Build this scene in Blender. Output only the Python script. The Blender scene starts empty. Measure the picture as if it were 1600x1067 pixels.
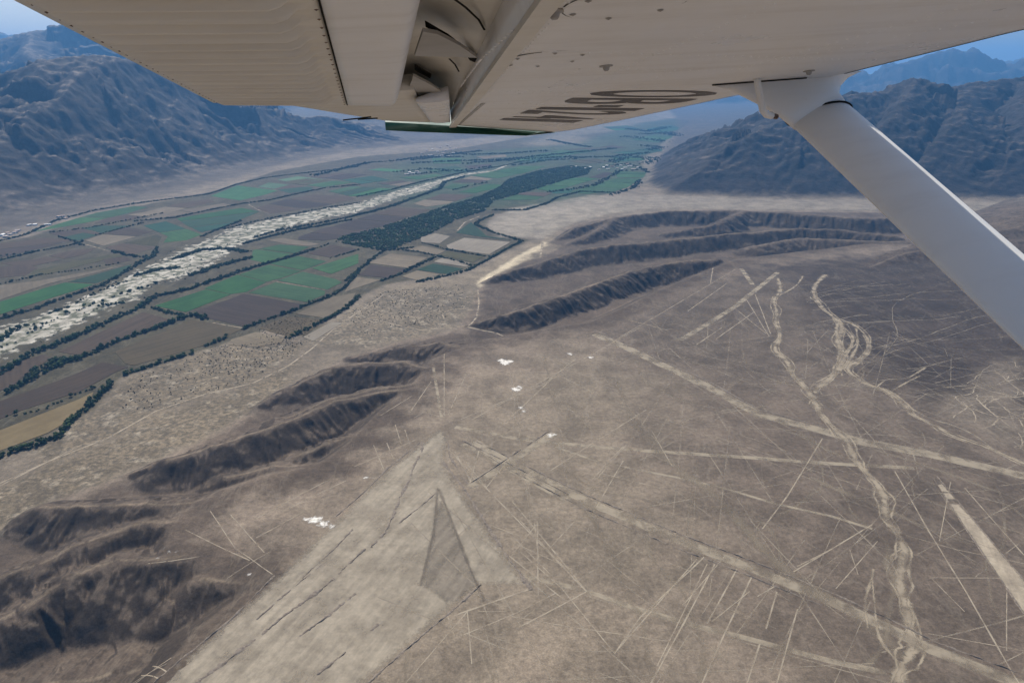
import bpy, bmesh, math, random
import numpy as np
from mathutils import Vector, Matrix
from mathutils.geometry import delaunay_2d_cdt, tessellate_polygon

scene = bpy.context.scene
COL = scene.collection
RAD = math.radians
# ------------------------------------------------------------------ camera, sky, sun, exposure
CAM_H = 450.0
cam_d = bpy.data.cameras.new('camera'); cam = bpy.data.objects.new('camera', cam_d); COL.objects.link(cam)
cam.location = (0, 0, CAM_H); cam.rotation_euler = (RAD(90 - 21.3), 0, 0)
cam_d.sensor_width = 36.0; cam_d.lens = 36.0 * 1062 / 1600; cam_d.clip_start = 0.05; cam_d.clip_end = 120000
scene.camera = cam
SUN_EL, SUN_AZ = 46.0, -20.0          # azimuth from +Y, clockwise
world = bpy.data.worlds.new('World'); scene.world = world; world.use_nodes = True
wn = world.node_tree; wn.nodes.clear()
sky = wn.nodes.new('ShaderNodeTexSky'); sky.sky_type = 'NISHITA'; sky.sun_disc = False
sky.sun_elevation = RAD(SUN_EL); sky.sun_rotation = RAD(SUN_AZ); sky.air_density = 1.0; sky.dust_density = 4.0; sky.altitude = 900
bg = wn.nodes.new('ShaderNodeBackground'); bg.inputs[1].default_value = 0.08
wo = wn.nodes.new('ShaderNodeOutputWorld'); wn.links.new(sky.outputs[0], bg.inputs[0]); wn.links.new(bg.outputs[0], wo.inputs[0])
sd = bpy.data.lights.new('sun', 'SUN'); sd.energy = 4.6; sd.angle = RAD(0.55); sd.color = (1.0, 0.93, 0.82)
sun = bpy.data.objects.new('sun', sd); COL.objects.link(sun)
dv = Vector((math.sin(RAD(SUN_AZ)) * math.cos(RAD(SUN_EL)), math.cos(RAD(SUN_AZ)) * math.cos(RAD(SUN_EL)), math.sin(RAD(SUN_EL))))
sun.rotation_euler = dv.to_track_quat('Z', 'Y').to_euler(); sun.location = (0, 0, 2500)
vs = scene.view_settings; vs.view_transform = 'Standard'; vs.look = 'None'; vs.gamma = 1.0; vs.use_curve_mapping = False
vs.exposure = 0.48
scene.render.engine = 'CYCLES'; cy = scene.cycles
cy.use_denoising = True; cy.max_bounces = 3; cy.diffuse_bounces = 2; cy.glossy_bounces = 2; cy.transparent_max_bounces = 40; cy.volume_bounces = 0
cy.use_adaptive_sampling = True; cy.adaptive_threshold = 0.02

# ------------------------------------------------------------------ survey tables (map metres; x east, y north of the aircraft)
HEAD=[[-302.8,290.9],[-276.7,391.8],[-259.5,460.6],[-227.1,528.1],[-297.6,554.2],[-344.3,586.5],[-353.8,631.1],[-333.1,668.2],[-284.3,700.4],[-231.5,718.9],[-198.9,789.5],[-182.1,862.2],[-144.2,958.4],[-120.6,1074.2],[-46.8,1159.0],[162.9,1252.5],[385.7,1515.6],[608.9,1752.5],[1120.8,1953.9],[1748.9,2039.5],[3614.1,2113.2]]
FOOT=[[-647.6,243.2],[-696.5,530.7],[-619.1,629.5],[-584.7,674.6],[-556.1,727.6],[-506.9,771.9],[-456.9,850.5],[-409.2,960.6],[-373.4,1046.1],[-310.4,1169.7],[-227.8,1251.6],[-113.0,1324.5],[-94.8,1471.6],[-80.8,1650.4],[101.7,2127.5],[203.5,2386.8],[398.9,2564.5],[760.2,2697.2],[1243.0,2642.6],[1615.9,2642.6],[2206.1,2603.0],[4496.0,2656.1]]
RIDGES=[{"p":[[-244.3,668.2,0.0],[-292.5,658.0,0.0],[-345.5,653.2,-1.0],[-413.2,655.0,-4.0],[-467.0,657.1,-8.0],[-550.5,670.5,-20.0],[-581.4,674.4,-39.0]],"s":0.6,"r":6,"g":5,"c":1},{"p":[[-273.8,604.9,0.0],[-354.7,617.2,0.0],[-398.8,613.8,0.0],[-443.5,589.3,-3.0],[-475.7,559.1,-8.0],[-509.1,544.5,-14.0],[-565.7,537.4,-30.0]],"s":0.6,"r":6,"g":5,"c":1},{"p":[[-255.7,553.2,0.0],[-308.5,565.0,0.0],[-349.2,553.9,1.0],[-396.1,555.1,0.0],[-428.9,528.9,-3.0],[-451.9,501.0,-8.0],[-475.7,480.3,-14.0],[-515.1,453.0,-25.0]],"s":0.62,"r":8,"g":9,"c":1},{"p":[[-241.9,519.2,0.0],[-298.9,526.6,-1.0],[-319.9,507.9,-12.0],[-345.2,500.9,-30.0]],"s":0.6,"r":6,"g":5,"c":1},{"p":[[-350.0,555.1,0.0],[-354.6,523.6,-10.0],[-370.6,493.4,-32.0]],"s":0.6,"r":4,"g":6,"c":0},{"p":[[-396.1,555.1,0.0],[-395.9,515.0,-10.0],[-419.5,485.6,-32.0]],"s":0.6,"r":4,"g":6,"c":0},{"p":[[-423.6,533.4,-3.0],[-431.7,502.6,-14.0],[-455.0,476.2,-34.0]],"s":0.6,"r":4,"g":6,"c":0},{"p":[[-371.8,555.1,0.0],[-374.7,525.9,-12.0],[-396.1,495.4,-34.0]],"s":0.6,"r":4,"g":6,"c":0},{"p":[[-275.0,446.0,-14.0],[-326.6,436.5,-22.0],[-379.0,431.2,-27.0],[-425.1,419.3,-28.0],[-468.1,405.7,-30.0]],"s":0.34,"r":12,"g":4,"c":1},{"p":[[-247.2,421.7,-6.0],[-296.1,401.0,-14.0],[-342.7,374.7,-20.0]],"s":0.34,"r":12,"g":4,"c":1},{"p":[[-109.4,958.4,0.0],[-196.1,942.3,0.0],[-261.7,909.2,0.0],[-328.1,837.4,-2.0],[-380.2,798.3,-6.0],[-451.5,774.1,-18.0],[-504.7,771.8,-38.0]],"s":0.6,"r":6,"g":5,"c":1},{"p":[[-174.0,726.3,0.0],[-240.7,735.5,-2.0],[-297.3,740.5,-6.0],[-356.5,732.8,-18.0],[-390.9,735.7,-34.0]],"s":0.6,"r":6,"g":5,"c":1},{"p":[[-62.2,1007.1,0.0],[-133.0,1027.8,0.0],[-181.7,1057.4,0.0],[-249.3,1054.3,-1.0],[-295.9,1044.9,-4.0],[-356.6,999.2,-18.0],[-406.3,968.0,-37.0]],"s":0.6,"r":6,"g":5,"c":1},{"p":[[-150.8,970.2,0.0],[-217.1,949.1,0.0],[-275.8,915.4,-2.0],[-330.4,867.7,-8.0]],"s":0.6,"r":6,"g":5,"c":1},{"p":[[-123.3,828.2,0.0],[-201.7,819.2,-2.0],[-236.8,800.0,-6.0],[-287.0,780.5,-16.0],[-322.0,777.9,-32.0]],"s":0.6,"r":6,"g":5,"c":1},{"p":[[-71.8,1123.2,-2.0],[-130.4,1161.5,-6.0],[-206.3,1162.5,-14.0],[-296.1,1161.5,-34.0]],"s":0.45,"r":6,"g":5,"c":1},{"p":[[541.3,1752.5,0.0],[460.3,1732.5,0.0],[420.6,1719.3,0.0],[298.2,1641.8,-1.0],[185.7,1517.2,-2.0],[76.8,1413.6,-6.0],[-20.1,1344.5,-16.0],[-88.6,1340.8,-36.0]],"s":0.66,"r":6,"g":8,"c":1},{"p":[[1157.2,2012.9,2.0],[1033.7,2113.3,2.0],[910.9,2132.6,2.0],[658.2,2057.5,0.0],[451.8,1970.5,0.0],[294.5,1922.0,-2.0],[193.1,1880.1,-5.0],[94.2,1773.9,-9.0],[-24.7,1693.6,-22.0],[-73.0,1659.6,-36.0]],"s":0.66,"r":6,"g":8,"c":1},{"p":[[1469.2,2288.1,2.0],[1302.2,2299.2,2.0],[1165.5,2299.2,2.0],[1008.5,2379.9,2.0],[830.6,2440.8,2.0],[550.5,2439.3,0.0],[367.8,2363.2,-6.0],[211.4,2229.0,-14.0],[148.1,2155.9,-34.0]],"s":0.66,"r":6,"g":8,"c":1},{"p":[[826.7,2428.4,2.0],[682.3,2251.8,-8.0],[503.5,2204.4,-30.0]],"s":0.6,"r":6,"g":8,"c":0},{"p":[[366.2,2352.8,-4.0],[266.9,2159.5,-14.0],[179.4,2083.9,-34.0]],"s":0.6,"r":6,"g":8,"c":0},{"p":[[1143.5,1928.4,4.0],[1004.2,1957.3,3.0],[858.7,2000.0,1.0],[710.4,1931.0,-6.0]],"s":0.5,"r":6,"g":5,"c":1},{"p":[[2509.4,2475.6,130.0],[1785.8,2113.5,70.0],[1484.3,1958.1,48.0],[1241.7,1856.6,26.0],[1012.3,1751.1,9.0],[829.8,1608.0,-3.0]],"s":0.3,"r":14,"g":4,"c":1}]
MOUNTS=[{"p":[[-3842,3400,531],[-3301,3600,492],[-2661,3800,473],[-2516,3900,512],[-2388,4100,548],[-2245,4300,539],[-2134,4500,441],[-1957,4700,331],[-1658,4900,265],[-1424,5300,169],[-1227,6200,52],[-1039,7200,-68]],"s":0.42,"a":1.0},{"p":[[-2388,4100,548],[-2170,3550,360],[-1853,3150,196],[-1488,2750,65]],"s":0.36,"a":1.0},{"p":[[-2860,3800,473],[-2412,3200,261],[-1859,2650,95]],"s":0.36,"a":1.0},{"p":[[-2134,4500,441],[-1773,3950,217],[-1501,3500,91]],"s":0.36,"a":1.0},{"p":[[-1658,4900,265],[-1473,4400,96],[-1263,4000,5]],"s":0.36,"a":1.0},{"p":[[-1424,5300,169],[-1218,5000,91],[-940,4700,18]],"s":0.3,"a":0.6},{"p":[[-8333,7000,1001],[-6756,7200,962],[-5797,7500,855],[-5163,7500,819],[-4886,7700,896],[-4679,7800,914],[-4480,8000,819],[-4256,8300,648],[-3829,8700,375],[-3198,9500,210]],"s":0.45,"a":1.0},{"p":[[-4886,7700,896],[-4471,6800,694],[-3602,5800,495]],"s":0.4,"a":1.0},{"p":[[-5797,7500,855],[-4859,6500,605]],"s":0.4,"a":1.0},{"p":[[609,3300,17],[824,3500,162],[1015,3650,244],[1234,3750,315],[1501,3850,353],[1766,3900,329],[1946,4000,366],[2137,4100,377],[2362,4200,434],[2619,4300,381],[2824,4400,426],[3158,4500,452],[4508,4700,524]],"s":0.46,"a":1.0},{"p":[[1015,3650,244],[833,3150,127],[687,2850,30]],"s":0.42,"a":1.0},{"p":[[1350,3800,329],[1118,3200,164],[798,2780,53]],"s":0.45,"a":1.0},{"p":[[1766,3900,329],[1370,3200,136],[1109,2780,40]],"s":0.45,"a":1.0},{"p":[[2362,4200,434],[1735,3300,170],[1374,2800,50]],"s":0.45,"a":1.0},{"p":[[2824,4400,426],[2094,3300,170],[1686,2800,50]],"s":0.45,"a":1.0},{"p":[[3158,4500,452],[2482,3300,170],[2049,2800,50]],"s":0.45,"a":1.0},{"p":[[836,2720,19],[750,2900,57],[629,2950,20]],"s":0.4,"a":0.6},{"p":[[3298,10500,-169],[4417,11000,-31],[5379,11500,275],[6280,12000,630],[7466,12500,878],[8631,13000,592],[9973,13500,772],[13259,14000,1118]],"s":0.4,"a":2},{"p":[[-1329,15000,72],[665,15000,47],[1936,14500,-98],[3120,13500,-3],[3918,13000,100],[5382,13500,110],[9796,16000,573],[13214,17000,1126]],"s":0.35,"a":2},{"p":[[-16531,13000,1574],[-11515,13500,1410],[-8438,14000,1118],[-6321,14500,679],[-3961,15000,320],[-1329,15000,72]],"s":0.4,"a":2}]
LFOOT=[[-2550.4,1519.0],[-1874.6,1945.7],[-1673.5,2386.8],[-1661.7,2768.5],[-1466.5,3365.5],[-1365.0,4014.2],[-1082.9,4952.2],[-512.8,5654.3],[368.8,6815.8],[1192.6,8305.4],[2001.4,11215.4],[3402.0,16669.0]]
RFOOT=[[2982.6,14590.4],[1809.8,7743.2],[797.1,4135.6],[635.3,3430.0],[651.9,3039.7],[1098.2,2938.5],[1638.8,2922.2],[2408.1,2858.9],[4767.7,2828.2]]
ZONES=[[[[-903.1,744.8],[-706.5,815.5],[-682.1,859.7],[-656.7,960.6],[-681.8,1082.9],[-580.9,1217.7],[-491.1,1363.8],[-409.9,1269.1],[-393.8,1471.6],[-323.1,1650.4],[-137.7,1770.9],[61.7,2154.7],[-87.5,2301.0],[-73.2,2590.0],[153.5,2725.3],[466.0,3129.2],[710.0,3662.8],[805.7,4400.7],[2087.1,8305.4],[1823.8,9708.5],[491.8,6815.8],[-455.1,4996.7],[-1005.3,4583.6],[-1309.9,3844.3],[-1369.0,3129.2],[-1585.9,2590.0],[-1582.6,2182.6],[-1924.8,1803.5]],[0.062,0.056,0.036],12,1],[[[-656.7,960.6],[-670.6,1082.9],[-580.9,1217.7],[-466.8,1287.1],[-400.2,1234.4],[-448.7,1056.4],[-504.3,1006.6],[-555.4,949.6],[-580.7,859.7],[-637.4,790.8],[-682.1,859.7]],[0.175,0.148,0.112],14,1],[[[-400.2,1234.4],[-369.0,1426.7],[-318.2,1622.5],[-118.5,1739.3],[61.0,2127.5],[184.3,2280.5],[95.4,1984.5],[0.0,1770.9],[-90.2,1679.1],[-87.5,1471.6],[-134.0,1336.1],[-296.6,1217.7]],[0.18,0.155,0.122],15,1],[[[-656.8,744.8],[-580.7,859.7],[-552.2,943.1],[-445.0,1046.1],[-393.9,1169.7],[-386.0,1031.0],[-441.0,878.4],[-512.6,782.8],[-580.4,703.0],[-589.8,670.8],[-583.9,640.9],[-673.8,577.0],[-772.8,689.8]],[0.175,0.148,0.112],14,1],[[[-91.2,2409.1],[0.0,2725.3],[340.1,3039.7],[557.8,2988.3],[768.1,2828.2],[395.9,2629.3],[205.3,2409.1],[104.1,2182.6],[-42.0,2201.6]],[0.23,0.21,0.182],20,1],[[[-90.2,1679.1],[0.0,1908.3],[101.7,2127.5],[158.4,2066.4],[93.7,1945.7],[-34.4,1770.9],[-79.6,1622.5]],[0.46,0.41,0.32],8,1],[[[453.5,3039.7],[651.9,3039.7],[1229.1,2922.2],[2140.6,2858.9],[1998.2,2656.1],[1134.8,2683.4],[511.7,2725.3]],[0.2,0.18,0.155],25,1],[[[99.6,5488.2],[696.1,7743.2],[1796.3,10046.6],[2005.6,8953.5],[983.5,6815.8],[568.2,6285.9],[797.2,5488.2],[364.1,4996.7]],[0.2,0.18,0.15],120,0.6],[[[-1679.2,2201.6],[-1673.5,2386.8],[-1466.5,3365.5],[-1365.0,4014.2],[-1614.1,4781.6],[-2058.0,4074.0],[-2208.0,2954.9]],[0.125,0.11,0.096],60,1],[[[-699.1,3129.2],[-698.4,4231.3],[-182.0,4996.7],[498.2,5488.2],[1449.7,8071.2],[2085.8,8953.5],[1451.9,6428.9],[775.9,4231.3],[671.5,3542.7],[436.9,3129.2],[131.1,2798.1],[-249.8,2656.1]],[0.038,0.062,0.034],80,0.8],[[[149.3,1133.6],[466.6,1597.3],[1549.4,1786.9],[998.3,772.9],[490.9,290.9],[163.6,290.9],[173.3,529.9],[133.1,772.9]],[0.122,0.101,0.086],200,0.85],[[[-160.8,741.3],[-78.8,946.8],[114.8,1133.6],[251.3,970.2],[166.4,772.9],[198.3,578.1],[98.5,386.0],[-312.9,334.1],[-227.5,525.4]],[0.188,0.162,0.132],120,0.85],[[[572.0,1687.3],[1160.4,1859.4],[1431.4,1542.0],[804.2,789.5],[630.9,882.2],[582.9,970.2],[562.7,1133.6]],[0.042,0.034,0.031],90,0.92],[[[352.6,882.2],[499.2,772.9],[603.2,684.0],[394.1,386.0],[278.5,529.9]],[0.088,0.072,0.061],140,0.75],[[[156.8,1199.0],[452.0,1542.0],[684.3,1597.3],[537.2,1074.2],[386.0,924.4],[268.0,1046.5]],[0.092,0.077,0.066],60,0.8],[[[0.0,386.0],[59.6,503.8],[196.4,464.3],[246.3,386.0]],[0.2,0.17,0.14],60,0.6],[[[612.4,882.2],[784.6,1033.1],[875.6,1079.9],[665.6,772.9],[643.4,789.5]],[0.19,0.165,0.14],25,0.6]]
SCRUB=[[[-400.2,1234.4],[-369.0,1426.7],[-313.5,1595.5],[-113.1,1650.4],[-87.5,1471.6],[-134.0,1336.1],[-296.6,1217.7]],[[-656.7,960.6],[-670.6,1082.9],[-580.9,1217.7],[-466.8,1287.1],[-400.2,1234.4],[-448.7,1056.4],[-504.3,1006.6],[-555.4,949.6],[-580.7,859.7],[-637.4,790.8],[-682.1,859.7]],[[-656.8,744.8],[-580.7,859.7],[-552.2,943.1],[-445.0,1046.1],[-393.9,1169.7],[-386.0,1031.0],[-441.0,878.4],[-512.6,782.8],[-580.4,703.0],[-589.8,670.8],[-583.9,640.9],[-673.8,577.0],[-772.8,689.8]]]
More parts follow.
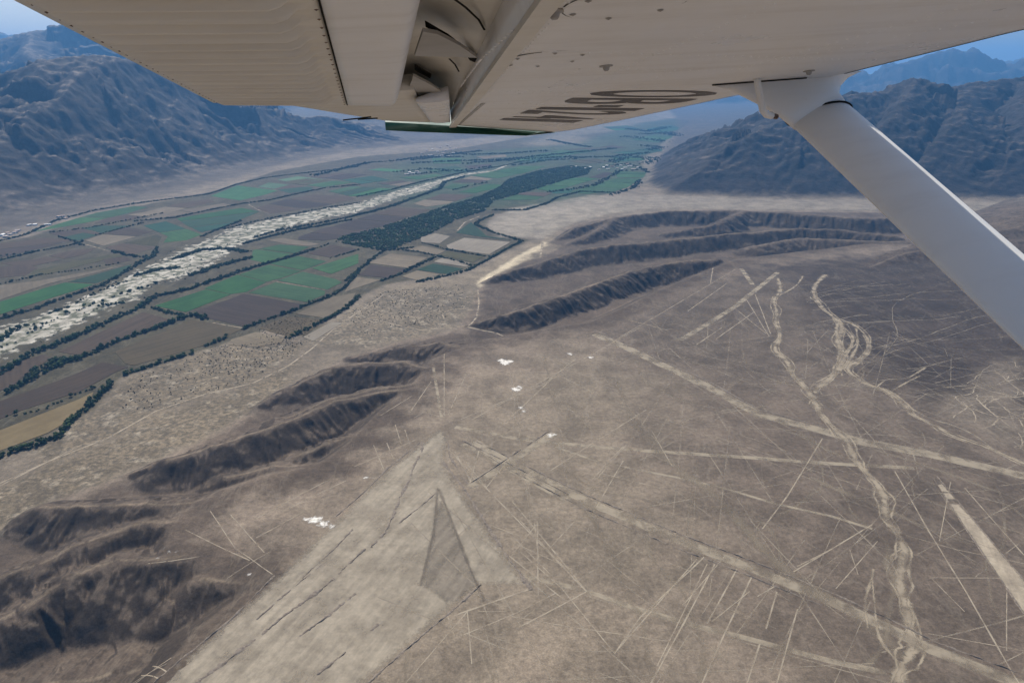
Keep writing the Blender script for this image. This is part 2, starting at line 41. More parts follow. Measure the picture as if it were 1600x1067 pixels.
FIELDS=[["green",[[-1619.2,2386.7],[-1608.2,2529.7],[-1501.0,2521.4],[-1531.4,2426.1],[-1617.4,2275.3]]],["green2",[[-1607.6,2537.6],[-1601.3,2619.3],[-1530.0,2764.8],[-1462.9,2739.5],[-1477.0,2596.5],[-1498.5,2529.3]]],["brown",[[-1397.3,2758.0],[-1379.4,2832.7],[-1302.3,2937.6],[-1246.2,2870.5],[-1293.5,2724.4]]],["tan",[[-1427.1,2633.2],[-1399.1,2750.2],[-1296.0,2716.8],[-1323.1,2633.2],[-1364.7,2543.2],[-1460.1,2574.2]]],["brown",[[-1368.1,2535.9],[-1396.3,2475.0],[-1494.7,2418.1],[-1496.8,2508.6],[-1464.1,2567.0]]],["tan",[[-1344.5,2605.6],[-1305.4,2664.4],[-1232.5,2616.0],[-1261.3,2574.0],[-1362.9,2442.2]]],["tan",[[-1301.0,2671.1],[-1193.7,2832.7],[-1130.6,2764.8],[-1228.0,2622.6]]],["bright",[[-1324.2,3013.7],[-1322.4,3322.7],[-1224.3,3259.0],[-1077.3,3164.4],[-1098.3,3044.0],[-1153.1,2898.1]]],["pale",[[-1207.9,3273.0],[-1203.4,3419.0],[-1080.9,3344.5],[-1090.2,3204.3]]],["dark",[[-979.4,3281.9],[-938.2,3259.0],[-931.3,3157.8],[-1004.2,3093.6],[-1086.7,3190.3]]],["brown",[[-1110.2,3217.8],[-1078.7,3337.2],[-986.8,3286.1],[-1091.9,3196.4]]],["pale",[[-1189.2,3512.7],[-1125.8,3645.4],[-908.4,3480.9],[-801.0,3403.9],[-888.8,3273.0],[-983.2,3344.5]]],["brown",[[-956.9,2940.1],[-883.1,3056.3],[-711.4,3001.8],[-669.5,2943.3],[-737.4,2819.6]]],["plum",[[-1000.1,2808.7],[-976.4,2909.3],[-961.2,2933.3],[-741.3,2812.6],[-767.5,2764.8],[-821.1,2710.5]]],["brown",[[-1022.2,2714.7],[-1002.0,2800.7],[-826.9,2704.5],[-864.7,2666.2],[-920.7,2596.5]]],["teal",[[-999.9,2443.8],[-1005.5,2356.0],[-1046.4,2268.2],[-1113.0,2342.8]]],["dark",[[-980.7,2643.6],[-979.4,2642.6],[-996.3,2500.1],[-999.2,2455.1],[-1118.3,2348.8],[-1152.2,2386.7],[-1197.6,2449.9]]],["lush",[[-1239.8,2508.6],[-1172.7,2605.6],[-1079.4,2724.6],[-986.9,2648.8],[-1202.3,2456.5]]],["teal",[[-1298.7,2379.0],[-1255.5,2454.4],[-1126.3,2326.9],[-1187.5,2264.9]]],["green",[[-1120.6,2321.2],[-1031.6,2233.4],[-1045.2,2147.4],[-1102.0,2115.9],[-1130.4,2206.3],[-1181.9,2259.1]]],["brown",[[-1359.8,2242.1],[-1349.6,2356.0],[-1216.0,2275.3],[-1232.4,2210.0]]],["tan",[[-1368.3,2147.4],[-1360.5,2234.0],[-1234.4,2202.3],[-1267.6,2070.2]]],["brown",[[-1249.1,2049.5],[-1227.6,2107.1],[-1096.0,2058.0],[-1095.1,2055.4],[-1118.3,1956.8]]],["olive",[[-1224.8,2114.6],[-1180.5,2233.4],[-1147.1,2199.6],[-1099.6,2067.9]]],["brown",[[-1548.8,2250.7],[-1494.0,2329.4],[-1374.5,2246.3],[-1385.0,2163.4],[-1483.8,2206.3]]],["dark",[[-1489.4,2336.0],[-1462.2,2375.1],[-1338.1,2379.0],[-1372.4,2254.5]]],["dark",[[-1467.8,2186.3],[-1442.5,2261.2],[-1373.9,2226.6],[-1386.1,2141.0]]],["plum",[[-1422.6,2117.1],[-1455.6,1997.9],[-1483.2,1922.3],[-1554.8,2024.3]]],["brown",[[-1610.4,2103.5],[-1520.4,2183.0],[-1413.3,2150.6],[-1419.2,2129.2],[-1559.4,2030.8]]],["brown",[[-1356.2,1944.2],[-1331.4,2014.9],[-1273.3,2043.6],[-1261.5,1964.9],[-1287.9,1910.8]]],["brown",[[-1440.6,1861.5],[-1369.3,1906.8],[-1358.9,1936.6],[-1291.4,1903.6],[-1323.9,1837.2],[-1386.1,1837.2]]],["brown",[[-1411.8,1820.5],[-1353.8,1854.2],[-1299.2,1808.8],[-1286.4,1734.6],[-1336.5,1713.2]]],["olive",[[-1296.3,1785.7],[-1244.5,1881.4],[-1173.3,1973.0],[-1135.7,1946.0],[-1188.5,1861.5],[-1236.0,1738.9],[-1267.5,1723.8]]],["tan",[[-1289.2,1645.8],[-1215.0,1688.1],[-1138.0,1774.4],[-1078.6,1844.4],[-1110.0,1767.6],[-1175.2,1661.7],[-1205.2,1526.1]]],["dark",[[-1136.6,1676.3],[-1101.2,1752.1],[-1063.6,1851.7],[-1037.9,1767.6],[-1057.0,1661.9]]],["lush",[[-1194.4,1510.7],[-1154.5,1637.9],[-1140.1,1668.8],[-1058.4,1654.0],[-1063.4,1626.3],[-1104.4,1509.0],[-1131.4,1421.0]]],["brown",[[-1176.0,1906.8],[-1129.6,1940.7],[-1086.9,1894.0],[-1124.6,1837.2]]],["green",[[-769.7,2031.4],[-724.8,2088.2],[-625.5,2058.3],[-640.7,1992.4],[-648.4,1975.7]]],["green",[[-782.8,2014.9],[-774.8,2024.9],[-651.7,1968.4],[-698.5,1866.5],[-748.1,1899.1]]],["lush",[[-819.2,1480.8],[-754.9,1609.1],[-678.8,1566.6],[-727.4,1436.4]]],["lush",[[-763.3,1618.6],[-727.2,1741.1],[-627.8,1671.8],[-647.9,1588.5],[-679.1,1570.2]]],["green",[[-723.2,1743.3],[-678.5,1844.4],[-567.2,1778.9],[-603.5,1706.9],[-628.1,1675.8]]],["green",[[-680.7,1856.6],[-626.3,1943.4],[-527.3,1883.9],[-552.6,1818.2],[-568.6,1788.0]]],["green2",[[-638.7,1581.2],[-603.8,1671.8],[-459.5,1599.7],[-451.0,1566.6],[-478.0,1509.0]]],["green2",[[-603.3,1688.1],[-562.8,1772.1],[-455.8,1698.5],[-434.0,1669.7],[-455.9,1607.2]]],["green",[[-548.8,1808.8],[-455.0,1970.3],[-432.1,1861.5],[-480.1,1749.9]]],["plum",[[-709.4,1441.0],[-647.3,1572.1],[-472.5,1485.7],[-501.8,1418.0],[-558.0,1341.7],[-678.2,1403.0]]],["brown",[[-607.9,1975.8],[-563.1,2085.2],[-467.4,2029.1],[-530.6,1927.5]]],["brown",[[-865.7,1202.1],[-822.3,1436.4],[-740.7,1386.9],[-804.0,1212.3],[-818.0,1185.3]]],["drab",[[-758.7,1202.1],[-725.7,1290.0],[-694.3,1384.0],[-637.7,1364.0],[-561.8,1324.1],[-593.5,1245.3],[-687.0,1136.2],[-707.7,1144.5]]],["brown",[[-925.1,1127.0],[-887.1,1187.5],[-857.9,1172.1],[-860.5,1109.0],[-848.5,1050.6],[-855.9,1028.5]]],["tan",[[-561.4,1267.3],[-527.4,1308.1],[-457.3,1272.3],[-454.8,1250.1],[-494.2,1226.3],[-554.1,1236.9]]],["scrub",[[-530.2,1332.1],[-493.6,1407.5],[-406.0,1385.4],[-417.8,1295.1],[-450.4,1282.4]]],["tan",[[-478.4,1425.6],[-429.5,1545.2],[-379.6,1581.2],[-373.5,1480.8],[-396.3,1391.3]]],["sandf",[[-421.7,1279.8],[-386.4,1371.0],[-361.7,1364.0],[-393.9,1257.4]]],["plum",[[-678.3,2257.7],[-648.7,2337.2],[-556.1,2450.3],[-522.4,2290.6]]],["plum",[[-700.0,2199.6],[-681.6,2248.8],[-520.8,2282.8],[-519.2,2275.3],[-607.2,2147.4],[-687.6,2157.0]]],["tan",[[-784.2,2150.6],[-747.7,2183.0],[-601.8,2094.3],[-628.8,2070.2],[-705.7,2094.3]]],["straw",[[-789.3,837.2],[-760.8,892.9],[-705.3,997.7],[-697.4,1024.8],[-679.5,980.3],[-678.3,915.4],[-684.8,885.6],[-719.3,833.9],[-755.3,792.9]]],["brown",[[-844.5,928.3],[-829.0,990.1],[-776.8,1082.9],[-752.6,1151.4],[-694.2,1127.8],[-704.9,1105.0],[-721.8,1026.0],[-772.4,958.4],[-806.9,878.4]]],["tan",[[-405.8,1865.0],[-360.9,1974.2],[-245.0,1926.0],[-284.3,1809.8]]],["plum",[[-405.6,1737.7],[-394.5,1845.5],[-284.1,1791.3],[-322.7,1709.8]]],["tan",[[-408.4,1587.5],[-413.0,1722.6],[-339.5,1693.1],[-377.2,1634.9]]],["tan",[[-289.0,1726.9],[-256.5,1784.4],[-190.9,1746.4],[-244.1,1689.0]]],["dark",[[-258.9,1793.5],[-221.9,1857.6],[-132.7,1802.8],[-174.4,1748.6]]],["sandf",[[-222.2,1877.4],[-202.8,1920.8],[-117.8,1862.6],[-125.3,1821.5]]],["olive",[[-211.4,1955.2],[-197.2,2001.9],[-82.9,1939.2],[-110.6,1870.0]]],["tan",[[-320.3,2024.6],[-280.2,2074.4],[-200.4,2007.5],[-221.2,1960.6]]],["sandf",[[-204.0,2077.4],[-155.2,2184.4],[-4.8,2123.4],[-68.0,1963.3],[-193.2,2033.2]]],["sandf",[[-300.9,2194.3],[-257.2,2252.2],[-203.9,2207.7],[-227.6,2104.8],[-285.9,2120.3]]],["dark",[[-189.0,2262.7],[-147.7,2439.8],[-83.2,2211.1],[-2.0,2151.9],[-104.9,2201.0]]],["plum",[[-694.2,2194.3],[-672.7,2257.2],[-524.0,2206.3],[-529.4,2194.3],[-604.7,2145.5]]],["plum",[[-670.1,2264.7],[-637.1,2361.4],[-478.2,2309.2],[-520.8,2213.7]]],["plum",[[-629.2,2361.4],[-573.4,2490.5],[-430.1,2428.6],[-456.8,2361.4],[-534.9,2287.5]]],["plum",[[-570.2,2497.9],[-530.8,2589.0],[-390.4,2528.3],[-427.1,2436.0]]],["brown",[[-527.7,2596.3],[-469.2,2731.6],[-324.2,2687.4],[-375.0,2566.9],[-387.4,2535.7]]],["tan",[[-408.1,2824.3],[-370.8,2921.4],[-241.3,2871.7],[-269.7,2808.4],[-345.3,2746.7]]],["brown",[[-367.9,2928.9],[-313.3,3071.2],[-165.5,3040.4],[-238.0,2879.0]]],["green",[[-328.2,3248.1],[-287.9,3377.1],[-202.6,3340.3],[-252.4,3193.7]]],["lush",[[-244.5,3115.3],[-123.3,3369.6],[-26.9,3340.3],[-86.6,3213.9],[-164.3,3096.3]]],["brown",[[-301.1,3429.9],[-259.2,3537.3],[-123.9,3484.5],[-157.8,3407.0]]],["tan",[[-256.3,3544.8],[-215.6,3649.1],[-99.5,3540.3],[-120.7,3491.9]]],["green",[[-214.6,3675.1],[-112.2,3832.4],[38.3,3734.5],[-72.4,3564.8]]],["lush",[[-107.9,3839.1],[-21.7,3971.6],[114.4,3883.1],[69.8,3782.7],[42.7,3741.2]]],["green",[[-17.3,3978.4],[48.8,4080.0],[206.7,4090.7],[117.7,3890.5]]],["green",[[-48.3,2906.0],[20.3,3048.9],[136.3,2993.2],[102.3,2917.3]]],["brown",[[23.8,3056.1],[58.3,3128.1],[185.3,3102.6],[139.6,3000.5]]],["lush",[[114.2,3213.9],[177.5,3335.6],[274.5,3285.1],[180.6,3128.1]]],["green",[[181.1,3342.7],[272.3,3518.2],[379.0,3462.7],[325.0,3369.6],[278.6,3292.0]]],["lush",[[276.0,3525.3],[296.6,3564.8],[487.2,3649.1],[383.0,3469.6]]],["green",[[263.2,3115.3],[339.6,3245.4],[472.5,3167.3],[470.5,3160.6],[337.1,3065.0]]],["green",[[343.7,3252.3],[430.9,3400.6],[526.7,3344.3],[475.0,3175.2]]],["green",[[434.9,3407.5],[527.3,3564.8],[552.8,3429.9],[529.1,3352.2]]],["tan",[[-512.6,3454.8],[-473.5,3422.2],[-538.6,3297.1],[-598.8,3343.7]]],["brown",[[-661.0,3392.0],[-557.4,3492.2],[-518.8,3460.0],[-605.1,3348.6]]],["green2",[[-841.5,3147.5],[-763.5,3297.1],[-708.8,3274.1],[-787.0,3088.5]]],["dark",[[-701.5,3271.0],[-634.1,3242.6],[-726.5,3023.0],[-781.0,3082.0]]],["lush",[[-626.7,3239.5],[-549.7,3207.1],[-636.6,3034.4],[-709.2,3004.3],[-720.5,3016.6]]],["bright",[[-806.8,3896.5],[-747.6,3986.2],[-611.0,3896.5],[-643.9,3819.9]]],["plum",[[-867.2,3753.2],[-774.9,3710.3],[-870.2,3524.1],[-967.0,3579.8]]],["brown",[[-1057.5,3631.9],[-930.8,3782.7],[-874.5,3756.6],[-973.9,3583.8]]],["lush",[[-581.4,3589.7],[-500.6,3655.9],[-437.0,3578.3],[-482.3,3524.1]]],["green",[[-494.4,3661.0],[-412.5,3728.1],[-363.4,3666.4],[-431.8,3584.5]]],["teal",[[-864.2,3508.1],[-821.0,3558.5],[-679.6,3437.3],[-735.6,3369.6]]],["teal",[[-815.8,3564.5],[-736.0,3657.7],[-621.1,3508.1],[-674.5,3443.5]]],["green",[[-890.0,3478.4],[-784.2,3422.2],[-893.6,3262.0],[-989.1,3322.8]]],["olive",[[-964.1,3517.7],[-897.1,3482.1],[-995.8,3327.1],[-1059.6,3367.7]]],["olive",[[-1157.2,3429.9],[-1052.8,3564.8],[-971.2,3521.5],[-1066.4,3372.0]]],["tan",[[-238.5,4579.6],[-163.3,4638.7],[-89.6,4544.9],[-190.3,4475.6]]],["olive",[[-157.0,4643.6],[-64.5,4716.3],[-39.3,4579.6],[-83.0,4549.5]]],["green",[[-1.1,4400.6],[53.3,4496.8],[242.9,4389.6],[146.1,4245.9]]],["green",[[57.2,4503.8],[151.6,4670.9],[355.0,4556.0],[247.4,4396.3]]],["green",[[155.6,4677.9],[242.4,4831.5],[370.9,4579.6],[359.5,4562.6]]],["green2",[[249.9,4921.4],[363.8,5023.0],[478.1,4894.8],[396.7,4831.5]]],["olive",[[369.8,5028.3],[493.6,5138.8],[615.8,5001.8],[484.5,4899.7]]],["olive",[[499.6,5144.1],[594.5,5228.8],[735.6,5095.0],[622.1,5006.7]]],["green",[[715.6,3720.0],[681.3,3594.1],[547.6,3594.1],[556.5,3730.3]]],["green",[[564.3,3850.9],[740.7,3812.1],[717.7,3727.9],[557.0,3738.3]]],["plum",[[392.7,3573.6],[508.4,3812.1],[545.7,3789.2],[478.1,3573.6]]],["green2",[[378.8,3194.6],[408.9,3265.9],[521.0,3218.6],[431.7,3077.8]]],["green",[[412.0,3273.3],[478.6,3430.9],[594.2,3382.1],[541.3,3250.5],[525.4,3225.4]]],["green",[[481.7,3438.3],[533.2,3560.1],[665.7,3560.1],[597.2,3389.5]]],["teal",[[172.4,3167.3],[297.2,3239.2],[259.3,3088.1],[184.3,3077.8]]],["brown",[[450.7,5010.6],[536.8,5106.7],[651.1,5004.3],[571.9,4921.3]]],["olive",[[542.1,5112.6],[663.9,5248.6],[782.6,5142.2],[656.6,5010.1]]],["brown",[[669.2,5254.6],[760.6,5356.6],[849.9,5212.8],[788.1,5148.0]]],["green",[[257.4,4823.0],[331.0,4883.4],[437.0,4754.4],[373.1,4682.3]]],["green",[[337.1,4888.5],[453.1,4983.8],[543.1,4874.2],[442.4,4760.5]]],["green",[[459.3,4988.9],[533.4,5049.8],[584.8,4921.3],[548.5,4880.3]]],["tan",[[-212.0,4571.0],[-167.6,4606.7],[-93.6,4514.7],[-182.5,4433.7]]],["tan",[[-161.3,4611.7],[-45.1,4705.2],[-31.8,4571.0],[-87.7,4520.1]]],["green",[[-514.9,4485.6],[-327.6,4506.6],[-319.4,4389.4],[-498.6,4377.0]]],["teal",[[-318.9,4381.5],[-313.6,4306.1],[-486.1,4294.0],[-497.4,4369.0]]],["green",[[-313.1,4298.1],[-305.6,4190.7],[-473.4,4209.2],[-485.0,4286.1]]],["dark",[[-237.0,3865.2],[-230.9,3850.9],[-369.5,3700.1],[-409.1,3779.1]]],["green2",[[-288.9,3986.2],[-240.2,3872.6],[-412.6,3786.3],[-467.9,3896.7]]],["dark",[[-485.0,3930.9],[-330.4,4082.9],[-292.1,3993.6],[-471.4,3903.8]]],["plum",[[-276.5,4082.9],[-233.4,4112.2],[-160.7,4005.1],[-235.5,3930.9]]],["plum",[[-226.8,4116.7],[-117.7,4190.7],[-134.7,4031.0],[-155.0,4010.9]]],["dark",[[160.7,4471.3],[244.5,4571.0],[336.0,4506.6],[253.5,4399.7]]],["teal",[[72.1,4365.9],[155.5,4465.1],[248.6,4393.3],[169.5,4290.8]]],["dark",[[4.0,4284.8],[67.0,4359.8],[164.6,4284.4],[92.3,4190.7]]],["olive",[[346.4,4333.3],[413.5,4391.1],[540.5,4243.7],[446.0,4190.7]]],["olive",[[419.6,4396.3],[523.2,4485.6],[613.6,4284.8],[547.6,4247.7]]],["teal",[[687.4,4823.0],[773.2,4910.9],[922.9,4764.7],[852.5,4682.3]]],["dark",[[778.8,4916.6],[897.1,5037.8],[1038.4,4899.9],[928.1,4770.8]]],["teal",[[902.7,5043.5],[1000.5,5143.7],[1133.0,5010.6],[1043.6,4906.0]]],["green2",[[1184.0,6217.9],[1288.1,6410.5],[1442.2,6207.9],[1400.9,6118.1]]],["green",[[1024.0,5921.7],[1180.2,6210.8],[1397.5,6110.8],[1260.4,5812.9]]],["green2",[[978.6,5837.8],[1020.1,5914.7],[1257.1,5805.6],[1156.6,5587.2]]],["teal",[[1497.6,7345.5],[1708.4,7652.2],[1731.7,7188.5]]],["teal",[[1331.2,7103.4],[1493.0,7338.9],[1732.2,7178.5],[1736.0,7103.4],[1563.7,6846.5],[1333.2,7001.1]]],["teal",[[1559.3,6839.8],[1342.6,6516.7],[1333.4,6991.3]]],["lush",[[1283.7,7163.9],[1285.0,7154.8],[1001.8,6856.8],[969.7,7126.6]]],["dark",[[1255.5,7368.3],[1282.6,7171.8],[968.8,7134.5],[945.3,7331.4]]],["green2",[[941.0,7367.8],[1224.4,7593.6],[1254.4,7376.2],[944.4,7339.3]]],["teal",[[835.7,4405.5],[834.8,4383.0],[636.2,4284.8],[643.9,4416.7]]],["green",[[839.2,4495.8],[836.0,4413.5],[644.4,4424.7],[649.2,4506.9]]],["teal",[[652.9,4571.0],[844.6,4637.2],[839.5,4503.8],[649.6,4514.9]]],["plum",[[207.5,3964.3],[317.7,4100.5],[344.5,4031.0],[275.9,3921.5]]],["plum",[[147.8,3890.5],[202.4,3958.0],[271.7,3914.7],[183.6,3774.1]]]]
RIVER=[[[-1115.2,1318.7],[-1093.3,1366.8],[-1055.2,1433.3],[-1034.3,1531.3],[-1021.4,1671.8],[-1031.5,1801.8],[-1017.9,1886.4],[-1029.0,2049.5],[-999.0,2157.0],[-987.9,2311.4],[-968.9,2426.1],[-899.9,2508.6],[-824.7,2619.3],[-752.0,2739.5],[-642.2,2859.6],[-556.5,3147.5],[-460.4,3354.9],[-389.4,3508.1],[-264.5,3764.3],[-107.7,3899.4],[-30.6,4167.0]],[[-941.0,1082.9],[-939.5,1147.6],[-933.5,1219.3],[-914.9,1279.8],[-902.7,1359.7],[-889.1,1448.8],[-861.6,1514.1],[-892.4,1641.9],[-837.2,1682.0],[-824.8,1790.3],[-823.7,1911.9],[-833.5,2079.2],[-799.2,2206.3],[-750.7,2367.4],[-685.1,2479.1],[-588.8,2605.6],[-485.2,2951.5],[-375.6,3180.4],[-343.4,3384.5],[-252.6,3675.1],[-105.5,3817.4],[-29.9,4074.0]]]
ROWS=[["the far bank of the sandy river bed",[[-1122.0,1366.8],[-1108.5,1388.3],[-1075.6,1464.7],[-1060.8,1548.8],[-1033.1,1641.9],[-1037.9,1767.6],[-1049.8,1861.5],[-1049.7,1938.1]],9,7],["the near bank of the sandy river bed",[[-897.5,1055.1],[-904.2,1097.3],[-911.0,1185.3],[-891.9,1242.9],[-874.2,1318.7],[-860.2,1395.6],[-846.8,1464.7],[-852.4,1548.8],[-805.9,1599.7],[-754.2,1719.6],[-713.0,1818.2],[-651.8,1919.7],[-603.0,2026.3]],9,4.2],["the hedge between the brown ploughed fields",[[-837.3,1023.3],[-833.0,1097.3],[-819.4,1152.9],[-794.8,1196.4],[-784.0,1255.0],[-756.2,1305.5],[-712.5,1403.0],[-699.4,1418.0],[-662.3,1388.3]],8,4.2],["the hedge between the brown ploughed fields",[[-849.6,1092.4],[-840.0,1152.9],[-808.3,1168.9]],14,6],["the hedge at the edge of the dry scrub",[[-684.0,1092.4],[-649.2,1142.4],[-609.2,1190.8]],6,5],["the hedge at the edge of the dry scrub",[[-596.3,1231.0],[-576.1,1279.8]],6,6],["the hedge along the green fields and dry margin",[[-561.4,1325.4],[-527.5,1391.3],[-492.5,1436.4],[-468.6,1494.0],[-435.7,1548.8],[-415.2,1622.5],[-412.4,1767.6]],6,4.5],["the hedge along the green fields and dry margin",[[-451.1,1269.8],[-417.9,1345.8],[-388.2,1418.0],[-372.5,1480.8],[-366.3,1548.8]],6,5],["the hedge between the brown ploughed fields",[[-816.3,1464.7],[-759.5,1430.2],[-708.9,1406.0]],7,4.5],["the hedge beside the straw coloured field",[[-714.4,799.0],[-708.0,817.7],[-699.1,833.9],[-671.6,854.0],[-662.7,878.4],[-671.0,915.4],[-672.5,955.1],[-677.9,997.7],[-681.1,1038.9],[-686.2,1063.0]],7,4],["the hedge beside the straw coloured field",[[-781.9,938.9],[-747.9,955.1],[-732.3,984.6],[-713.4,1024.8],[-704.1,1043.6]],5,7],["the field rows beyond the river",[[-1296.1,1655.7],[-1260.4,1713.2],[-1256.9,1734.6],[-1177.6,1790.3],[-1106.5,1861.5]],4,9],["the field rows beyond the river",[[-1461.6,1891.5],[-1431.8,1992.4],[-1368.7,2088.2],[-1368.0,2134.7]],6,7],["the field rows beyond the river",[[-1375.6,2223.2],[-1334.2,2386.7],[-1322.5,2426.1]],5,7],["the field rows beyond the river",[[-1369.3,2454.4],[-1254.0,2521.4],[-1186.5,2680.6],[-1108.1,2827.3],[-1029.8,2898.1],[-958.3,3074.8],[-879.9,3238.3],[-744.3,3344.5]],6,6],["the field rows beyond the river",[[-1636.7,2141.0],[-1612.8,2223.2],[-1661.3,2466.7],[-1633.5,2675.8],[-1556.8,2816.7],[-1456.1,2937.6],[-1351.7,3056.3],[-1336.1,3359.2],[-1279.5,3577.9],[-1179.6,3706.6],[-891.6,4043.9]],7,6],["the field rows beyond the river",[[-1020.0,2206.3],[-1011.2,2293.2],[-983.9,2466.7]],7,6],["the field rows beyond the river",[[-1201.8,2000.7],[-1102.0,1938.1],[-1043.2,1924.9],[-1090.9,2049.5]],9,7],["the field rows beyond the river",[[-1479.6,2199.6],[-1396.6,2134.7],[-1335.4,2079.2]],5,6],["the field rows beyond the river",[[-1344.5,2605.6],[-1408.3,2466.7],[-1466.1,2341.0],[-1552.3,2268.2]],5,8],["the field rows beyond the river",[[-1494.3,1938.1],[-1469.7,1959.5],[-1425.1,1992.4]],4,8],["the sandy river islands",[[-846.1,2094.3],[-796.9,2199.6],[-734.3,2311.4],[-661.4,2386.7],[-594.9,2479.1]],9,5],["the sandy river islands",[[-990.8,2318.7],[-923.9,2458.5],[-840.9,2587.4],[-745.6,2714.7],[-638.8,2843.4]],6,11],["the sandy river islands",[[-990.8,1734.6],[-964.7,1790.3],[-920.6,1813.5]],13,5.5],["the sandy river islands",[[-972.3,1911.9],[-941.0,2020.5],[-878.7,2034.9],[-794.9,1992.4]],16,5.5],["the sandy river islands",[[-848.9,1734.6],[-813.1,1837.2],[-757.3,1924.9]],14,6],["the sandy river islands",[[-1027.9,1425.6],[-1011.9,1472.7]],5,5],["the sandy river islands",[[-932.1,1480.8],[-899.1,1505.7]],10,8],["the sandy river islands",[[-1014.9,1255.0],[-1031.8,1318.7],[-1017.0,1359.7]],9,6],["the sandy river islands",[[-1008.7,1497.3],[-1012.9,1540.0],[-1008.5,1588.5],[-1002.8,1637.9],[-987.4,1677.9]],5,12],["the sandy river islands",[[-990.6,1305.5],[-991.5,1403.0],[-974.7,1448.8],[-946.8,1570.2],[-902.1,1661.7]],8,28],["the hedge along the green fields and dry margin",[[-427.9,1684.9],[-417.4,1770.8],[-402.9,1915.6],[-387.2,2010.4],[-304.4,2047.8]],6,5],["the hedges between the small tan fields",[[-335.7,1684.9],[-294.2,1753.0],[-273.0,1816.8],[-223.1,1928.6]],6,5],["the long hedge against the pale sand",[[-242.2,1674.6],[-173.0,1733.3],[-117.2,1789.0],[-66.3,1910.4],[-22.3,2018.9],[33.7,2136.0],[-2.0,2184.4],[-62.4,2262.7],[-129.1,2392.2],[-116.8,2472.6],[-70.5,2580.3]],7,5],["the hedges between the small tan fields",[[-285.1,2114.1],[-191.9,2018.9],[-93.9,1949.8],[-67.2,1936.5]],4,6],["the hedges between the small tan fields",[[-396.5,2024.6],[-341.2,2018.9],[-276.6,1990.7],[-210.9,1936.5],[-154.8,1885.0],[-113.8,1835.8]],5,6],["the hedge along the green fields and dry margin",[[-704.6,1816.8],[-666.4,1890.0],[-618.2,1990.7],[-576.2,2089.5]],5,6],["the hedge along the green fields and dry margin",[[-525.8,1915.6],[-492.6,1968.7],[-464.6,2024.6]],4,7],["the long hedge against the pale sand",[[-72.8,2673.0],[50.3,2673.0],[145.6,2824.3],[191.0,2963.1],[313.7,3134.6],[462.4,3102.6]],8,6],["the upper river bank",[[-605.3,2536.2],[-516.9,2697.1],[-465.5,2824.3],[-413.3,2992.4],[-337.5,3213.9],[-336.7,3429.9],[-249.8,3631.9]],12,6],["the upper river bank",[[-837.1,2194.3],[-797.1,2298.3],[-684.7,2423.8],[-605.3,2536.2]],8,6],["the upper river bank",[[-677.2,2992.4],[-561.9,3180.4],[-467.1,3407.0],[-393.6,3548.4],[-271.9,3782.7],[-56.1,4080.0],[79.6,4339.8],[249.8,4400.6]],7,7],["far",[[-1048.0,3675.1],[-875.8,4245.9],[-727.4,4339.8],[-636.3,4488.4],[-423.7,4688.4],[-225.5,4952.1]],12,9],["far",[[-642.4,3810.6],[-487.5,3955.9],[-301.9,3857.8],[-121.1,4058.8]],10,10],["far",[[-272.1,3180.4],[-197.0,3318.6],[-114.3,3429.9]],5,8],["far",[[-600.2,4223.1],[-337.8,4339.8],[-60.3,4400.6],[234.2,4660.7],[744.4,5111.3]],14,9],["far",[[-642.0,4383.0],[-484.9,4538.6],[-332.1,4571.0]],12,9],["far",[[-425.6,4823.0],[-279.7,4705.2],[-45.6,4763.4],[265.0,4972.0]],16,9],["far",[[309.5,5837.8],[436.3,5508.2],[577.3,5212.8]],14,9],["far",[[-305.6,4190.7],[-87.3,4333.3],[169.3,4485.6],[412.6,4571.0]],18,9],["far",[[3.8,4100.5],[234.8,4383.0],[400.7,4433.7]],10,9],["far",[[383.4,4506.6],[652.9,4571.0],[940.4,4823.0]],18,9],["far",[[591.1,4284.8],[773.0,4571.0],[912.5,4485.6],[810.7,4190.7]],30,9],["far",[[391.5,3308.2],[543.3,3700.1],[584.7,3850.9],[762.7,3930.9]],8,9],["far",[[1171.5,6410.5],[1450.5,6626.3],[1442.2,6207.9]],40,9],["far",[[1147.3,7103.4],[1299.8,6739.7],[1608.3,7367.8]],30,9],["far",[[958.0,6207.9],[1147.3,5926.3],[1217.2,5668.4]],40,9],["far",[[442.6,3037.3],[576.0,3250.5],[644.6,3493.8]],8,9],["far",[[984.5,5356.6],[1108.9,5212.8],[975.6,5010.6]],30,9],["far",[[512.9,4014.0],[689.2,4190.7],[735.6,4014.0],[743.6,3774.1]],8,9],["far",[[169.7,3114.1],[276.3,3194.6],[394.8,3337.9]],9,9],["far",[[-546.2,3700.1],[-363.5,3850.9],[-230.9,3850.9]],9,9]]
WOODS=[[[-565.0,2129.7],[-549.4,2217.8],[-476.8,2302.0],[-369.1,2523.2],[-302.5,2682.6],[-258.2,2782.4],[-140.1,3004.3],[-56.1,3268.9],[-25.9,3508.1],[132.7,3838.8],[338.2,4090.7],[460.4,4006.7],[404.9,3719.2],[269.4,3508.1],[123.0,3227.5],[-41.2,2945.8],[-78.0,2878.3],[-107.1,2649.2],[-200.1,2493.4],[-272.2,2252.2],[-304.2,2151.9],[-358.9,2044.9],[-408.5,2016.0],[-456.9,2053.6]]]
